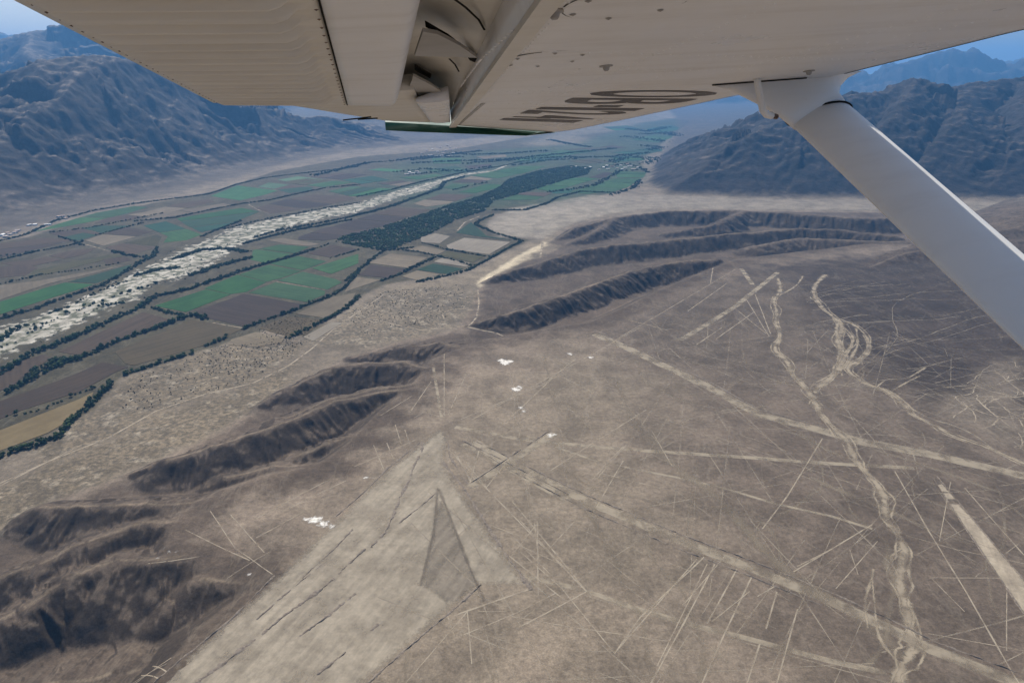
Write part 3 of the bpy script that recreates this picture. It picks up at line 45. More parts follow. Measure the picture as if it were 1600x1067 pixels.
BUSH=[[[-626.4,960.6],[-659.4,1082.9],[-574.1,1201.3],[-472.7,1305.6],[-405.0,1251.6],[-453.4,1069.5],[-509.4,1018.7],[-560.7,960.6]],[[-530.2,1332.1],[-493.6,1407.5],[-406.0,1385.4],[-417.8,1295.1],[-450.4,1282.4]],[[-606.7,1185.3],[-566.1,1242.9],[-451.0,1255.0],[-401.1,1267.3],[-416.5,1185.3],[-470.8,1102.1],[-542.0,1082.9]],[[-369.0,1426.7],[-313.5,1595.5],[-129.2,1650.4],[-90.0,1519.0],[-152.0,1384.2],[-294.6,1269.1]],[[-540.0,1347.8],[-476.3,1420.2],[-396.9,1256.7],[-444.8,1198.0],[-487.4,1198.0]]]
STRIPS=[["band",[[-78.5,830.0],[10.2,796.3],[114.2,774.5],[267.4,753.7],[399.5,735.2],[496.0,724.8]],9,"long pale band running from the great trapezoid tip to the winding wash"],["band",[[19.8,804.9],[103.7,741.3],[198.9,703.2],[249.2,680.0],[299.5,649.3],[351.8,626.4],[384.9,603.7]],5,"narrower pale band fanning out just beneath the long band"],["band",[[-65.6,782.8],[-20.1,741.3],[62.2,658.0]],13,"short blunt pale strip ending in a square white end"],["band",[[-50.8,789.5],[0.0,733.7],[85.2,654.2],[181.4,579.2],[235.7,540.9],[294.7,496.3],[336.2,457.0],[351.7,441.4],[399.9,407.4],[431.3,383.2]],15,"broad twin-edged band crossing the whole plain to the wash fork"],["band",[[-49.7,682.7],[56.2,810.2]],13,"short diagonal strip crossing the fan of bands"],["band",[[12.4,529.9],[68.0,510.5],[113.3,486.6],[154.9,468.8],[204.0,451.2],[264.3,427.2],[303.3,415.5]],7,"pale band running out of the great trapezoid corner"],["band",[[156.0,1192.2],[211.2,1112.2],[307.7,956.1],[353.6,866.2],[425.0,817.3],[461.4,789.5],[532.5,758.4],[630.1,700.4]],22,"wide straight pale band crossing both winding washes"],["band",[[306.5,1158.6],[459.8,1343.7],[654.1,1621.4]],13,"pale rectangle strip beyond the wide band near the dark spurs"],["band",[[-130.7,1035.7],[-99.8,858.3]],5,"tapering upright strip pointing at the trapezoid tip"],["band",[[576.0,1658.0],[557.8,1517.4]],12,"small pale patch at the far end of the rectangle strip"],["line",[[-120.6,1121.3],[-96.1,858.3]],2.3,""],["line",[[246.1,1227.0],[4.8,926.6],[-56.7,850.6]],2.3,""],["line",[[414.2,798.0],[316.8,664.4],[267.3,603.7]],2.3,""],["line",[[201.0,547.5],[156.9,477.2],[112.0,407.4],[92.6,380.3]],2.3,""],["line",[[221.2,540.9],[172.4,468.8]],2.3,""],["line",[[232.0,529.9],[184.2,457.0],[151.4,405.6],[136.5,380.3]],2.3,""],["line",[[248.5,508.8],[222.3,462.8]],2.3,""],["line",[[259.1,486.6],[211.0,405.6]],2.3,""],["line",[[210.8,445.5],[179.2,391.8]],2.3,""],["line",[[0.0,654.2],[70.2,508.8]],2.3,""],["line",[[85.7,435.2],[185.2,555.1]],2.3,""],["line",[[-84.0,772.9],[-2.8,633.5],[69.6,508.8]],2.3,""],["line",[[468.5,717.5],[443.1,601.5],[425.3,505.5],[405.5,415.5],[399.8,380.3]],2.3,""],["line",[[531.4,681.4],[516.9,561.0]],2.3,""],["line",[[274.7,536.3],[388.7,611.5]],2.3,""],["line",[[182.9,1152.6],[256.1,1248.8],[572.7,1668.6]],2.3,""],["line",[[193.1,558.1],[114.2,475.7],[85.6,434.5]],2.3,""],["line",[[-72.1,852.5],[50.3,970.2],[109.6,1074.2]],2.3,""],["line",[[126.7,935.5],[72.6,1007.1],[-8.9,843.0]],2.3,""],["line",[[194.8,882.2],[110.0,789.5],[47.1,718.9]],2.3,""],["line",[[-64.3,740.3],[-42.8,695.5]],1.7,""],["line",[[-74.3,761.8],[-48.0,695.5]],1.7,""],["line",[[-53.0,690.7],[-19.9,729.9]],1.7,""],["line",[[-0.6,559.5],[27.9,613.8]],1.7,""],["line",[[27.9,613.8],[25.2,536.6]],1.7,""],["line",[[1.6,580.3],[57.7,539.8]],1.7,""],["line",[[-2.8,559.5],[48.2,497.7]],1.7,""],["line",[[-29.3,613.8],[17.7,583.9]],1.7,""],["line",[[-51.9,478.4],[-6.7,500.5],[18.1,512.1]],1.7,""],["line",[[-47.9,452.7],[7.4,483.8],[40.6,506.3]],1.7,""],["line",[[-40.3,483.8],[-33.1,424.5]],1.7,""],["line",[[-30.4,483.8],[-4.5,483.8]],1.7,""],["line",[[3.3,462.8],[62.9,503.4]],1.7,""],["line",[[-84.7,405.8],[-40.3,483.8]],1.7,""],["line",[[-48.1,481.1],[16.0,512.1]],1.7,""],["line",[[8.9,617.8],[69.7,509.2]],1.7,""],["line",[[-57.8,478.4],[-48.9,452.7]],1.7,""],["line",[[7.6,566.9],[47.2,512.5],[85.8,435.0]],1.6,""],["line",[[27.2,617.0],[24.4,502.5]],1.6,""],["line",[[13.2,468.4],[70.4,509.1]],1.6,""],["line",[[0.0,477.4],[59.1,462.6],[132.7,448.5]],1.6,""],["line",[[118.8,422.0],[193.5,547.8]],1.6,""],["line",[[38.4,570.8],[67.9,617.0]],1.6,""],["line",[[0.0,591.1],[38.7,529.7]],1.6,""],["line",[[175.9,679.5],[109.6,711.9]],1.6,""],["line",[[102.2,700.8],[151.4,784.4]],1.6,""],["line",[[177.5,471.4],[223.0,509.1]],1.6,""],["line",[[198.5,728.9],[190.9,818.3]],1.6,""],["line",[[155.1,489.7],[214.1,559.1]],1.6,""],["line",[[227.9,502.5],[248.9,515.9]],1.6,""],["line",[[327.3,570.8],[281.3,544.1]],1.6,""],["line",[[402.6,528.0],[471.0,527.2]],1.4,""],["line",[[522.2,693.2],[444.4,583.2]],1.4,""],["line",[[305.3,512.6],[380.3,583.2]],1.4,""],["line",[[344.9,569.7],[335.6,531.9]],1.4,""],["line",[[404.0,528.0],[409.0,483.7]],1.4,""],["line",[[414.5,592.4],[453.7,569.7],[507.9,548.2]],1.4,""],["line",[[464.0,508.8],[416.4,438.7]],1.4,""],["line",[[360.9,457.2],[431.0,438.7]],1.4,""],["line",[[-181.3,780.1],[-156.5,719.0]],2.0,""],["line",[[-165.1,786.4],[-148.8,744.2]],2.0,""],["line",[[-162.0,836.1],[-145.6,783.2]],2.0,""],["line",[[-146.6,822.3],[-134.6,783.2]],2.0,""],["line",[[-195.0,727.2],[-126.8,795.9]],2.0,""],["line",[[-251.1,639.6],[-197.3,697.7]],2.0,""],["line",[[-178.2,702.9],[-122.6,697.7]],2.0,""],["line",[[-147.1,872.1],[-127.9,979.2]],2.0,""],["line",[[-187.1,864.7],[-151.2,927.2]],2.0,""],["line",[[-91.3,864.7],[-73.3,1016.7]],2.0,""],["line",[[-73.2,764.8],[-47.3,687.4]],2.0,""],["line",[[-59.3,741.3],[-30.1,682.4]],2.0,""],["line",[[-40.2,789.5],[-50.3,690.0]],2.0,""],["line",[[4.1,764.8],[-30.1,682.4]],2.0,""],["line",[[95.7,697.7],[145.1,777.0]],2.0,""],["line",[[95.2,644.1],[139.7,741.3]],2.0,""],["line",[[-138.2,857.4],[-126.8,875.1],[-83.3,850.2]],2.0,""],["line",[[24.2,613.3],[27.0,550.9]],2.0,""],["line",[[-279.8,621.8],[-220.2,697.7]],2.0,""],["line",[[-268.1,588.7],[-231.1,635.1]],2.0,""],["line",[[-335.6,635.8],[-283.4,571.4],[-232.2,532.4]],1.6,""],["line",[[-313.3,632.0],[-251.3,564.9]],1.6,""],["line",[[-348.4,602.3],[-290.6,568.1],[-261.6,552.2]],1.6,""],["line",[[-274.9,528.0],[-247.1,564.9]],1.6,""],["line",[[-362.2,546.0],[-314.1,558.5]],1.6,""],["line",[[-331.4,417.2],[-285.7,427.7]],1.6,""],["line",[[-317.9,411.0],[-285.3,434.2]],1.6,""],["line",[[-302.7,434.2],[-280.7,417.2]],1.6,""],["line",[[-309.8,427.7],[-284.4,411.0]],1.6,""],["line",[[-314.5,417.2],[-295.2,405.8]],1.6,""],["line",[[227.2,1273.8],[297.0,1210.0]],3.0,""],["line",[[507.3,1400.8],[477.9,1180.1]],3.0,""],["line",[[538.9,1441.3],[485.7,1194.9]],3.0,""],["line",[[362.1,1325.6],[502.7,1528.9]],3.0,""],["line",[[465.8,1325.6],[477.8,1194.9]],3.0,""],["line",[[463.5,1528.9],[511.6,1679.6]],3.0,""],["line",[[331.9,1137.7],[402.4,1225.4]],3.0,""],["line",[[375.0,1165.7],[500.4,1325.6]],3.0,""],["berm",[[-119.4,789.5],[-116.3,764.8],[-121.6,730.7],[-122.6,697.7],[-128.7,663.1],[-130.1,634.7],[-134.2,597.2],[-144.5,573.0]],3,""],["berm",[[-251.8,405.6],[-231.7,434.5],[-220.2,451.9],[-203.7,478.8],[-179.2,512.3],[-150.4,570.0]],3,""],["berm",[[-184.6,452.6],[-164.7,478.8],[-146.5,506.3]],2.4,""],["berm",[[-157.3,414.3],[-139.2,437.3]],2.6,""],["berm",[[-123.3,460.6],[-117.6,468.8]],2.4,""],["berm",[[-114.7,405.6],[-94.1,433.9],[-73.7,460.6],[-50.7,489.0],[-29.8,518.3]],2,""],["berm",[[-86.7,739.8],[-54.6,677.4],[-29.1,613.8],[-5.2,560.0],[18.1,512.3]],3,""],["berm",[[-121.9,613.8],[-104.0,641.9],[-87.7,672.1]],2,""],["berm",[[-202.2,527.2],[-182.6,568.0],[-170.0,602.6]],2,""],["berm",[[-227.7,473.4],[-208.1,512.3],[-188.1,546.5]],2,""],["berm",[[-193.9,625.3],[-173.9,668.2],[-153.2,724.8],[-122.3,786.1]],2,""],["berm",[[-287.0,405.6],[-274.5,429.8],[-251.0,471.8],[-229.9,530.8]],1.6,""],["berm",[[-46.6,789.5],[1.6,744.3],[88.4,664.4],[186.3,588.6],[242.0,550.3],[301.7,505.5],[344.3,465.8],[361.2,448.4],[410.0,416.2]],1.6,""],["berm",[[-54.5,781.1],[-3.9,721.9],[78.9,641.9],[174.8,568.0],[228.3,531.7],[287.9,487.4]],1.4,""],["berm",[[158.3,1212.9],[214.8,1133.6],[313.5,977.4],[359.1,882.2],[430.5,830.0]],2,""],["berm",[[-52.9,686.7],[52.4,820.9]],1.3,""],["berm",[[-66.3,792.9],[-19.5,750.5],[65.1,668.2]],1.2,""],["berm",[[-84.7,789.5],[-79.9,753.7],[-48.9,681.4]],2.2,""],["berm",[[506.4,701.8],[485.4,607.1],[460.2,480.3]],1.2,""],["berm",[[513.5,706.1],[503.6,621.8],[491.2,524.5]],1.2,""],["dark",[[-87.2,681.4],[-82.9,599.4],[-86.8,516.6]],5,""],["dark",[[-85.4,678.7],[-59.8,599.4],[-40.7,539.0],[-25.4,497.1]],5,""],["wash",[[637.7,1576.3],[605.7,1462.4],[561.7,1400.8],[546.5,1325.6],[516.1,1257.3],[501.3,1180.1],[460.7,1117.4],[468.8,1060.3],[451.4,1002.5],[457.2,949.8],[446.2,892.5]],13.0,""],["wash",[[703.1,1588.6],[657.3,1506.1],[597.9,1441.3]],8.7,""],["wash",[[459.5,991.5],[455.5,970.2],[452.5,920.3],[441.7,874.5],[439.5,832.5],[444.9,793.6],[434.1,750.8],[430.7,717.9],[432.5,687.2],[427.8,658.6],[408.3,626.7],[408.1,597.1],[399.8,565.3],[373.7,531.9],[362.8,501.5],[351.0,470.2],[340.7,444.7],[334.5,435.7],[317.4,421.2],[303.6,399.4]],14.5,""],["wash",[[363.4,490.7],[356.6,460.4],[346.6,444.7],[335.7,435.7]],5.8,""],["wash",[[334.5,435.7],[352.9,443.2]],7.2,""],["wash",[[441.4,883.4],[446.3,857.3],[439.8,824.4]],5.8,""],["wash",[[373.7,531.9],[378.3,556.7],[396.4,569.7]],4.3,""],["wash",[[762.6,1601.1],[680.5,1484.0],[648.3,1362.3],[646.3,1290.7],[639.0,1225.4],[596.3,1165.7],[570.1,1085.1],[528.7,1013.6],[478.7,960.0],[461.7,939.9]],15.9,""],["wash",[[646.3,1290.7],[667.9,1241.1],[660.0,1180.1],[631.2,1110.8],[587.4,1060.3],[552.8,1036.5],[550.2,991.6],[561.5,960.0],[581.5,939.9],[572.5,883.5]],11.6,""],["wash",[[639.0,1225.4],[632.3,1165.7],[575.0,1085.1],[543.5,1036.5],[523.8,1002.5]],10.2,""],["wash",[[649.9,1273.8],[606.7,1194.9],[592.8,1124.1],[554.2,1060.3]],8.7,""],["wash",[[660.5,1225.4],[624.2,1137.7],[578.9,1072.6],[550.2,1030.7]],7.2,""],["wash",[[550.5,975.4],[577.0,949.7],[576.3,892.4],[570.0,865.8],[586.6,832.5],[587.9,808.8],[607.7,786.2],[621.7,768.2],[632.8,747.4],[642.3,730.8]],10.2,""],["wash",[[578.8,896.9],[586.7,853.1],[613.7,832.5],[624.6,801.1],[623.1,770.3]],5.8,""],["wash",[[563.3,954.9],[599.5,991.6],[620.6,980.8],[687.7,1036.5]],4.3,""],["wash",[[584.1,944.8],[615.0,970.3],[659.4,1002.5]],4.3,""],["wash",[[311.8,463.6],[322.9,494.3],[347.3,528.0],[354.6,540.0]],4.3,""],["wash",[[345.3,524.1],[329.7,487.2],[314.0,450.9],[318.2,426.9]],4.3,""],["faint",[[227.1,687.2],[241.9,626.7],[257.5,565.3],[272.8,524.1],[296.6,487.2],[320.4,454.0],[324.4,429.8]],13,""],["faint",[[167.3,862.2],[184.4,784.4],[206.9,711.9],[241.9,654.3],[252.4,591.1],[261.6,544.1],[296.0,499.3]],14,""],["faint",[[89.5,639.9],[92.0,591.1],[106.1,544.1],[104.6,502.5],[116.4,477.4],[112.6,432.3],[113.6,405.7]],6,""],["faint",[[130.7,635.2],[145.1,608.2],[137.5,566.9],[144.9,540.5],[162.0,509.1],[161.2,468.4],[162.6,440.3],[149.5,405.7]],6,""],["faint",[[360.4,705.4],[380.9,675.6],[416.3,642.4],[443.5,601.9],[479.4,574.1]],10,""],["faint",[[184.0,591.1],[203.3,659.3],[222.1,711.9]],3,""],["faint",[[55.4,1088.6],[61.4,902.9],[72.9,864.7]],8,""],["faint",[[165.8,988.4],[168.8,864.7],[173.8,815.6]],9,""],["faint",[[77.6,658.1],[90.7,604.9],[104.0,554.5]],9,""],["faint",[[445.2,786.2],[492.8,750.8],[536.3,705.4],[581.5,653.1]],8,""],["road",[[-679.6,709.7],[-662.0,752.2],[-633.8,805.5],[-587.8,870.8],[-559.6,956.2],[-509.4,1016.2],[-445.3,1059.0],[-406.7,1133.6],[-386.8,1217.7],[-372.3,1324.5],[-342.5,1435.5],[-308.9,1569.3]],4.5,""],["road",[[-84.2,1605.3],[-76.5,1498.0],[-77.1,1402.8],[-92.5,1334.0],[-28.7,1297.9],[-5.7,1272.2]],5,""],["road",[[97.1,2114.1],[83.3,1941.8]],8,""],["road",[[-147.0,1390.4],[-155.5,1427.8],[-137.8,1454.2],[-98.0,1463.7]],4,""],["road",[[-324.9,1405.1],[-258.8,1361.7],[-187.0,1320.6],[-91.1,1347.8]],4,""],["road",[[-724.6,1292.6],[-674.9,1231.0],[-612.8,1228.6]],3,""],["road",[[-1337.3,2094.3],[-1254.7,2034.9],[-1197.2,1992.4]],4,""],["road",[[-185.6,2298.3],[-171.4,2431.8],[-120.5,2558.1]],7,""],["road",[[-1080.1,2801.0],[-1004.7,2690.2],[-932.3,2605.6]],5,""],["road",[[-614.5,850.6],[-633.6,805.1],[-658.2,746.7]],3,""],["road",[[-638.9,1366.8],[-559.2,1332.1]],4,""],["road",[[-602.9,1677.9],[-461.4,1607.2]],2.5,""]]
RILLS=[[[612.4,882.2],[784.6,1033.1],[964.7,1133.6],[675.6,741.3],[643.4,789.5]],[[663.0,1542.0],[1080.5,1719.3],[1178.8,1351.5],[816.5,882.2],[669.5,946.8],[635.9,1074.2],[590.8,1199.0]]]
POLYS=[["great",[[-118.5,789.5],[-156.9,718.9],[-194.4,616.1],[-227.7,529.9],[-260.8,457.0],[-283.4,405.6],[-295.9,377.6],[-306.8,338.8],[-148.9,338.8],[-127.7,384.3],[-114.7,405.6],[-93.7,431.2],[-56.1,483.4],[-33.9,514.8],[18.2,514.8],[-5.2,563.0],[-39.7,633.5],[-83.5,739.8],[-83.5,796.3],[-97.9,839.3]]],["inner",[[-86.9,678.7],[-85.8,588.6],[-88.0,516.6],[-54.8,489.0],[-29.8,518.3],[-53.6,588.6]]],["wedge",[[505.7,701.8],[512.7,706.1],[503.6,621.8],[491.2,524.5],[482.7,449.8],[442.5,397.7],[460.2,480.3],[485.4,607.1]]]]
WHITE=[[[-11.9,1057.4],15.3],[[-17.4,1065.8],9.0],[[-3.3,1063.0],7.9],[[5.9,949.1],10.0],[[11.9,958.4],6.3],[[13.1,888.3],5.8],[[16.6,876.1],4.9],[[51.7,806.7],7.0],[[57.0,808.4],4.5],[[-214.8,619.5],9.2],[[-204.0,612.7],7.9],[[-193.9,608.2],5.4],[[-224.6,619.5],5.5],[[100.3,1094.4],7.1],[[134.4,1079.9],5.9],[[-175.8,703.2],4.7],[[-358.7,576.1],2.2],[[-350.5,570.0],2.8],[[-341.8,568.0],2.2],[[-355.6,556.1],2.7],[[-254.7,532.6],3.2]]
HOUSES=[["the town under the left mountains",[-610.7,4781.6],[-544.8,4660.8],[-514.6,4865.5],[-464.5,4621.9],[-464.8,4952.2],[-414.7,4583.6],[-401.3,4781.6],[-411.2,5135.0],[-569.3,5042.0],[-528.0,5182.8],[-489.3,5331.3],[-432.4,4996.7],[-466.8,4781.6],[-498.5,4583.6],[-600.1,4952.2],[-457.3,5182.8]],["the white compound below the dark mountain",[488.0,3899.4],[527.6,4014.2],[542.0,3927.5],[583.3,4043.9],[596.7,3956.0],[640.7,4104.6],[648.4,3984.9],[688.5,4074.0],[686.5,3927.5],[723.1,4014.2],[553.8,4074.0],[614.9,4135.6],[688.2,4167.0],[621.5,3927.5],[343.1,4014.2],[371.5,4043.9],[418.4,3956.0],[450.1,4014.2]],["the farmstead by the valley edge",[-1684.3,2220.8],[-1653.7,2192.1],[-1665.6,2230.6],[-1668.8,2260.3],[-1680.8,2290.7],[-1687.7,2250.3],[-1697.9,2375.7],[-1684.8,2386.8],[-1639.6,2386.8],[-1688.3,2527.0],[-1684.0,2539.4],[-1647.1,2502.6]],["the hamlet among the far fields",[-558.9,3790.7],[-534.3,3738.5],[-524.0,3817.4],[-503.2,3764.5],[-561.7,3712.9]]]
WING=[[0.0276,0.9332,0.0878],[-0.2825,3.3068,-0.2121],[1.1478,1.6706,0.0901],[0.2083,3.3934,-0.2528]]
FLAP=[[-0.4878,0.7399,0.0696],[-0.7483,1.8024,-0.0621],[-0.0972,0.8851,0.0833],[-0.3063,1.9659,-0.0743]]
AIL=[[-0.6596,1.8999,-0.0718],[-0.5772,3.2124,-0.1978],[-0.2662,1.9768,-0.0499],[-0.3734,3.2696,-0.2097]]
AIL2=[[-0.2787,2.1133,-0.0852],[-0.3705,3.2701,-0.2097],[-0.1841,2.1318,-0.0806],[-0.2846,3.2963,-0.2114]]
UPN=[-0.0834,0.1238,0.9888]
SPAN=[-0.1829,0.9735,-0.1373]
CHORD=[0.9796,0.1923,0.0586]
WF={"seam":[[0.3359,0.7231],[0.2719,0.9602],[0.2398,1.0378],[-0.0234,0.9135]],"letters":[["O",0.3917,0.9031,0.3921,0.4623],["B",0.3743,0.918,0.4755,0.544],["-",0.5808,0.702,0.5602,0.5824],["1",0.3423,0.865,0.5935,0.626],["2",0.3168,0.8731,0.6367,0.6948],["4",0.324,0.8374,0.7149,0.7657],["1",0.2878,0.8092,0.7775,0.8203]],"covers":[[[-0.015,0.0945],[0.0012,0.0453],[-0.0157,0.1687],[0.0099,0.126]],[[0.1755,0.0907],[0.1822,0.0287],[0.1815,0.1574],[0.2011,0.1034]]],"knobs":[[0.0209,0.0319],[0.2159,0.2477],[0.226,0.8657]],"rivrows":[[[0.3758,0.2124],[0.2373,0.1999]],[[0.3815,0.4772],[0.236,0.45]],[[0.3758,0.2124],[0.3687,0.8122]],[[0.2373,0.1999],[0.2311,0.5858]],[[0.2179,-0.0292],[-0.0018,0.0138]],[[0.3711,-0.0439],[0.201,-0.0261]],[[0.273,1.1243],[-0.0045,0.9833]],[[0.2394,0.5992],[-0.0606,0.7787]],[[0.3993,-0.0223],[0.4112,0.2405]]],"cove":[[[0.0998,-0.1296],[0.0715,0.0728],[1.3774,0.4219],[1.2037,-0.7]]],"brackets":[[[0.2415,-0.1438],[0.1398,-0.1206],[0.1467,-0.0993],[0.1885,-0.0616],[0.2438,-0.0216],[0.2424,-0.0541]],[[0.5497,-0.2204],[0.3638,-0.1629],[0.4307,-0.1256],[0.5574,-0.0639],[0.554,-0.151]],[[0.7042,-0.2935],[0.5664,-0.2342],[0.5632,-0.1738],[0.6808,-0.1454]]],"slots":[[[0.1861,-0.1171],[0.2339,-0.0761],[0.3437,0.0012],[0.3687,-0.0005],[0.3571,-0.0162],[0.2887,-0.0457],[0.2251,-0.0965],[0.2021,-0.1171]],[[0.4011,-0.1607],[0.4733,-0.1198],[0.5023,-0.1258],[0.4344,-0.1657]],[[0.5666,-0.1304],[0.6302,-0.0852],[0.7046,-0.0514],[0.706,-0.0677]]],"cuts":[[[0.1177,-0.0728],[0.1403,-0.0531],[0.1763,-0.0272],[0.2128,-0.0098]],[[0.3625,-0.0681],[0.3998,-0.05],[0.452,-0.0331]]],"le":[[-0.0011,0.9958],[0.1212,1.0402],[0.2483,1.0867],[0.4544,1.0579],[0.7163,1.0733],[0.939,1.0595],[0.9949,0.989]]}
STRUT=[[0.8264,2.0878,-0.1357],[1.0216,2.2133,-0.0893],[-0.319,0.8246,0.4672]]
CUFF=[[[0.5907,2.1413,-0.0256],[0.6424,2.139,-0.038],[0.7187,2.128,-0.0715],[0.7809,2.1043,-0.1044],[0.8265,2.0876,-0.1375]],[[1.0667,2.2362,0.0136],[1.0261,2.2261,-0.0046],[0.9996,2.2172,-0.032],[0.9989,2.2129,-0.0613],[1.0216,2.2133,-0.0893]]]
VENT=[[0.693,2.0608,-0.0043],[0.6964,2.0591,-0.0212],[0.704,2.0447,-0.0602],[0.7107,2.0314,-0.0905],[0.7214,2.032,-0.1008],[0.7432,2.0457,-0.105]]
WICKS=[[[-0.465,2.3604,-0.1252],[-0.5546,2.3423,-0.1342]],[[-0.4447,2.3635,-0.1294],[-0.508,2.3512,-0.1327]]]
TIP=[[[-0.5784,3.2537,-0.1947],[-0.4705,3.2731,-0.2015],[-0.2826,3.3065,-0.215],[-0.0903,3.3407,-0.2286],[0.1219,3.3777,-0.2486],[0.2083,3.3938,-0.2499]],[[-0.5735,3.2292,-0.2294],[-0.4688,3.2479,-0.2364],[-0.2815,3.2818,-0.2459],[-0.0899,3.3164,-0.2556],[0.0665,3.3448,-0.2622],[0.207,3.373,-0.2498]]]
VZ = -40.0
rng = random.Random(7); NR = np.random.default_rng(11)

# ------------------------------------------------------------------ numeric helpers
def perlin(x, y, seed=0):
    xi = np.floor(x); yi = np.floor(y); fx = (x - xi).astype(np.float32); fy = (y - yi).astype(np.float32)
    xi = xi.astype(np.int64); yi = yi.astype(np.int64)
    def g(ix, iy, dx, dy):
        hsh = (ix * 374761393 + iy * 668265263 + seed * 974634777) & 0xFFFFFFFF
        hsh = ((hsh ^ (hsh >> 13)) * 1274126177) & 0xFFFFFFFF
        a = ((hsh ^ (hsh >> 16)) & 1023).astype(np.float32) * np.float32(2 * math.pi / 1024)
        return np.cos(a) * dx + np.sin(a) * dy
    u = fx * fx * fx * (fx * (fx * 6 - 15) + 10); v = fy * fy * fy * (fy * (fy * 6 - 15) + 10)
    a = g(xi, yi, fx, fy); b = g(xi + 1, yi, fx - 1, fy); c = g(xi, yi + 1, fx, fy - 1); d = g(xi + 1, yi + 1, fx - 1, fy - 1)
    return (a + (b - a) * u + ((c + (d - c) * u) - (a + (b - a) * u)) * v) * 1.5
def fbm(x, y, seed, n=4, lac=2.1, gain=.5):
    s = 0; a = 1.; t = 0
    for i in range(n):
        s = s + a * perlin(x, y, seed + i); t += a; a *= gain; x = x * lac + 3.7; y = y * lac + 1.3
    return s / t
def ridged(x, y, seed, n=5):
    s = 0; a = 1.; t = 0; w = 1.
    for i in range(n):
        r = 1 - np.abs(perlin(x, y, seed + i)); r = r * r * w; w = np.clip(r * 1.6, 0, 1); s = s + a * r; t += a; a *= .5; x = x * 2.07 + 5.1; y = y * 2.07 + 2.9
    return s / t
def sstep(a, b, x):
    t = np.clip((x - a) / (b - a), 0, 1); return t * t * (3 - 2 * t)
def seg_d(x, y, a, b):
    dx, dy = b[0] - a[0], b[1] - a[1]; L2 = dx * dx + dy * dy + 1e-9
    t = np.clip(((x - a[0]) * dx + (y - a[1]) * dy) / L2, 0, 1)
    return np.hypot(x - a[0] - t * dx, y - a[1] - t * dy), t, math.sqrt(L2)
def poly_d(x, y, pts, closed=False):
    d = None; n = len(pts)
    for i in range(n if closed else n - 1):
        q = seg_d(x, y, pts[i], pts[(i + 1) % n])[0]; d = q if d is None else np.minimum(d, q)
    return d
def inside(x, y, pts):
    r = np.zeros(x.shape, bool); n = len(pts)
    for i in range(n):
        (x1, y1), (x2, y2) = pts[i][:2], pts[(i + 1) % n][:2]
        if y1 == y2: continue
        r ^= ((y1 > y) != (y2 > y)) & (x < (x2 - x1) * (y - y1) / (y2 - y1) + x1)
    return r

# ------------------------------------------------------------------ terrain grid: rings round the aircraft's ground point, finer where near
fa = np.linspace(-46, 46, 940); ba = np.linspace(46, 314, 60)[1:-1]
ANG = np.radians(np.concatenate([fa, ba]))
RR = np.concatenate([np.linspace(4, 340, 24, endpoint=False), np.arange(340, 560, 1.6), np.arange(560, 1700, 2.9), np.arange(1700, 3000, 6.5), np.arange(3000, 6000, 14.), np.arange(6000, 9000, 28.), np.geomspace(9000, 17500, 80), np.geomspace(18500, 30000, 12)])
NRW, NC = len(RR), len(ANG)
gx = (RR[:, None] * np.sin(ANG)[None]).astype(np.float32).ravel(); gy = (RR[:, None] * np.cos(ANG)[None]).astype(np.float32).ravel()
rr = np.hypot(gx, gy)

FAR = 60000
pampa_poly = HEAD + [[FAR, HEAD[-1][1]], [FAR, -FAR], [HEAD[0][0] - 200, -FAR]]
valley_poly = FOOT + [[FAR, FOOT[-1][1]], [FAR, FAR], [-FAR, FAR], [-FAR, -FAR], [FOOT[0][0], -FAR]]
inP = inside(gx, gy, pampa_poly); inV = inside(gx, gy, valley_poly)
dH = poly_d(gx, gy, HEAD); dF = poly_d(gx, gy, FOOT)
t = np.where(inP, 0, np.where(inV, 1, dH / (dH + dF + 1e-3)))
z = VZ * np.maximum(sstep(0, .45, t), np.where(inP, 0, .86 * sstep(4, 80, dH)))
wob = fbm(gx / 130, gy / 130, 3, 2)
z += np.where(inP, wob * .8 * sstep(0, 60, dH), 0)
between = (~inP) & (~inV)
z += np.where(between, wob * 3 * sstep(0, 30, np.minimum(dH, dF)), 0)
# eroded spurs along the edge of the plain
crest = np.zeros_like(z); hillm = np.zeros_like(z)
sel = np.where(rr < 3600)[0]; hx, hy = gx[sel], gy[sel]; hz = z[sel].copy(); hb = hz.copy(); cr = np.zeros_like(hz)
warp = fbm(hx / 40, hy / 40, 21, 3) * 7
for k, R_ in enumerate(RIDGES):
    best = None; off = 0; P_ = R_['p']
    for a, b in zip(P_[:-1], P_[1:]):
        d, tt, L = seg_d(hx, hy, a, b)
        zc = a[2] + (b[2] - a[2]) * tt
        rn_ = R_['r'] * 1.7; zz = zc - R_['s'] * .95 * (np.sqrt(d * d + rn_ ** 2) - rn_)
        al = off + tt * L
        if best is None: best, bd, ba_, bz = zz, d, al, zc
        else:
            m = zz > best; best = np.where(m, zz, best); bd = np.where(m, d, bd); ba_ = np.where(m, al, ba_); bz = np.where(m, zc, bz)
        off += L
    gg = perlin((ba_ + warp * 1.5) / (15 + R_['g'] * 1.3), bd / 110 + k * 7, 40 + k); gg2 = perlin((ba_ + warp) / 9, bd / 70 + k * 3, 90 + k)
    win = sstep(3, 22, bd) * sstep(0, 10, best - VZ)
    best = best - 1.35 * R_['g'] * win * (np.abs(gg) * 1.0 + .6 * np.abs(gg2) - .35)
    k_ = 2.5; m = best - hb
    cr = np.maximum(cr, R_['c'] * np.where(best > hz - .5, 1 - sstep(.6, 3.6, bd + warp * .3), 0) * sstep(.5, 4, best - hb))
    hz = np.where(np.abs(best - hz) < k_, np.maximum(hz, best) + (k_ - np.abs(best - hz)) ** 2 / (4 * k_), np.maximum(hz, best))
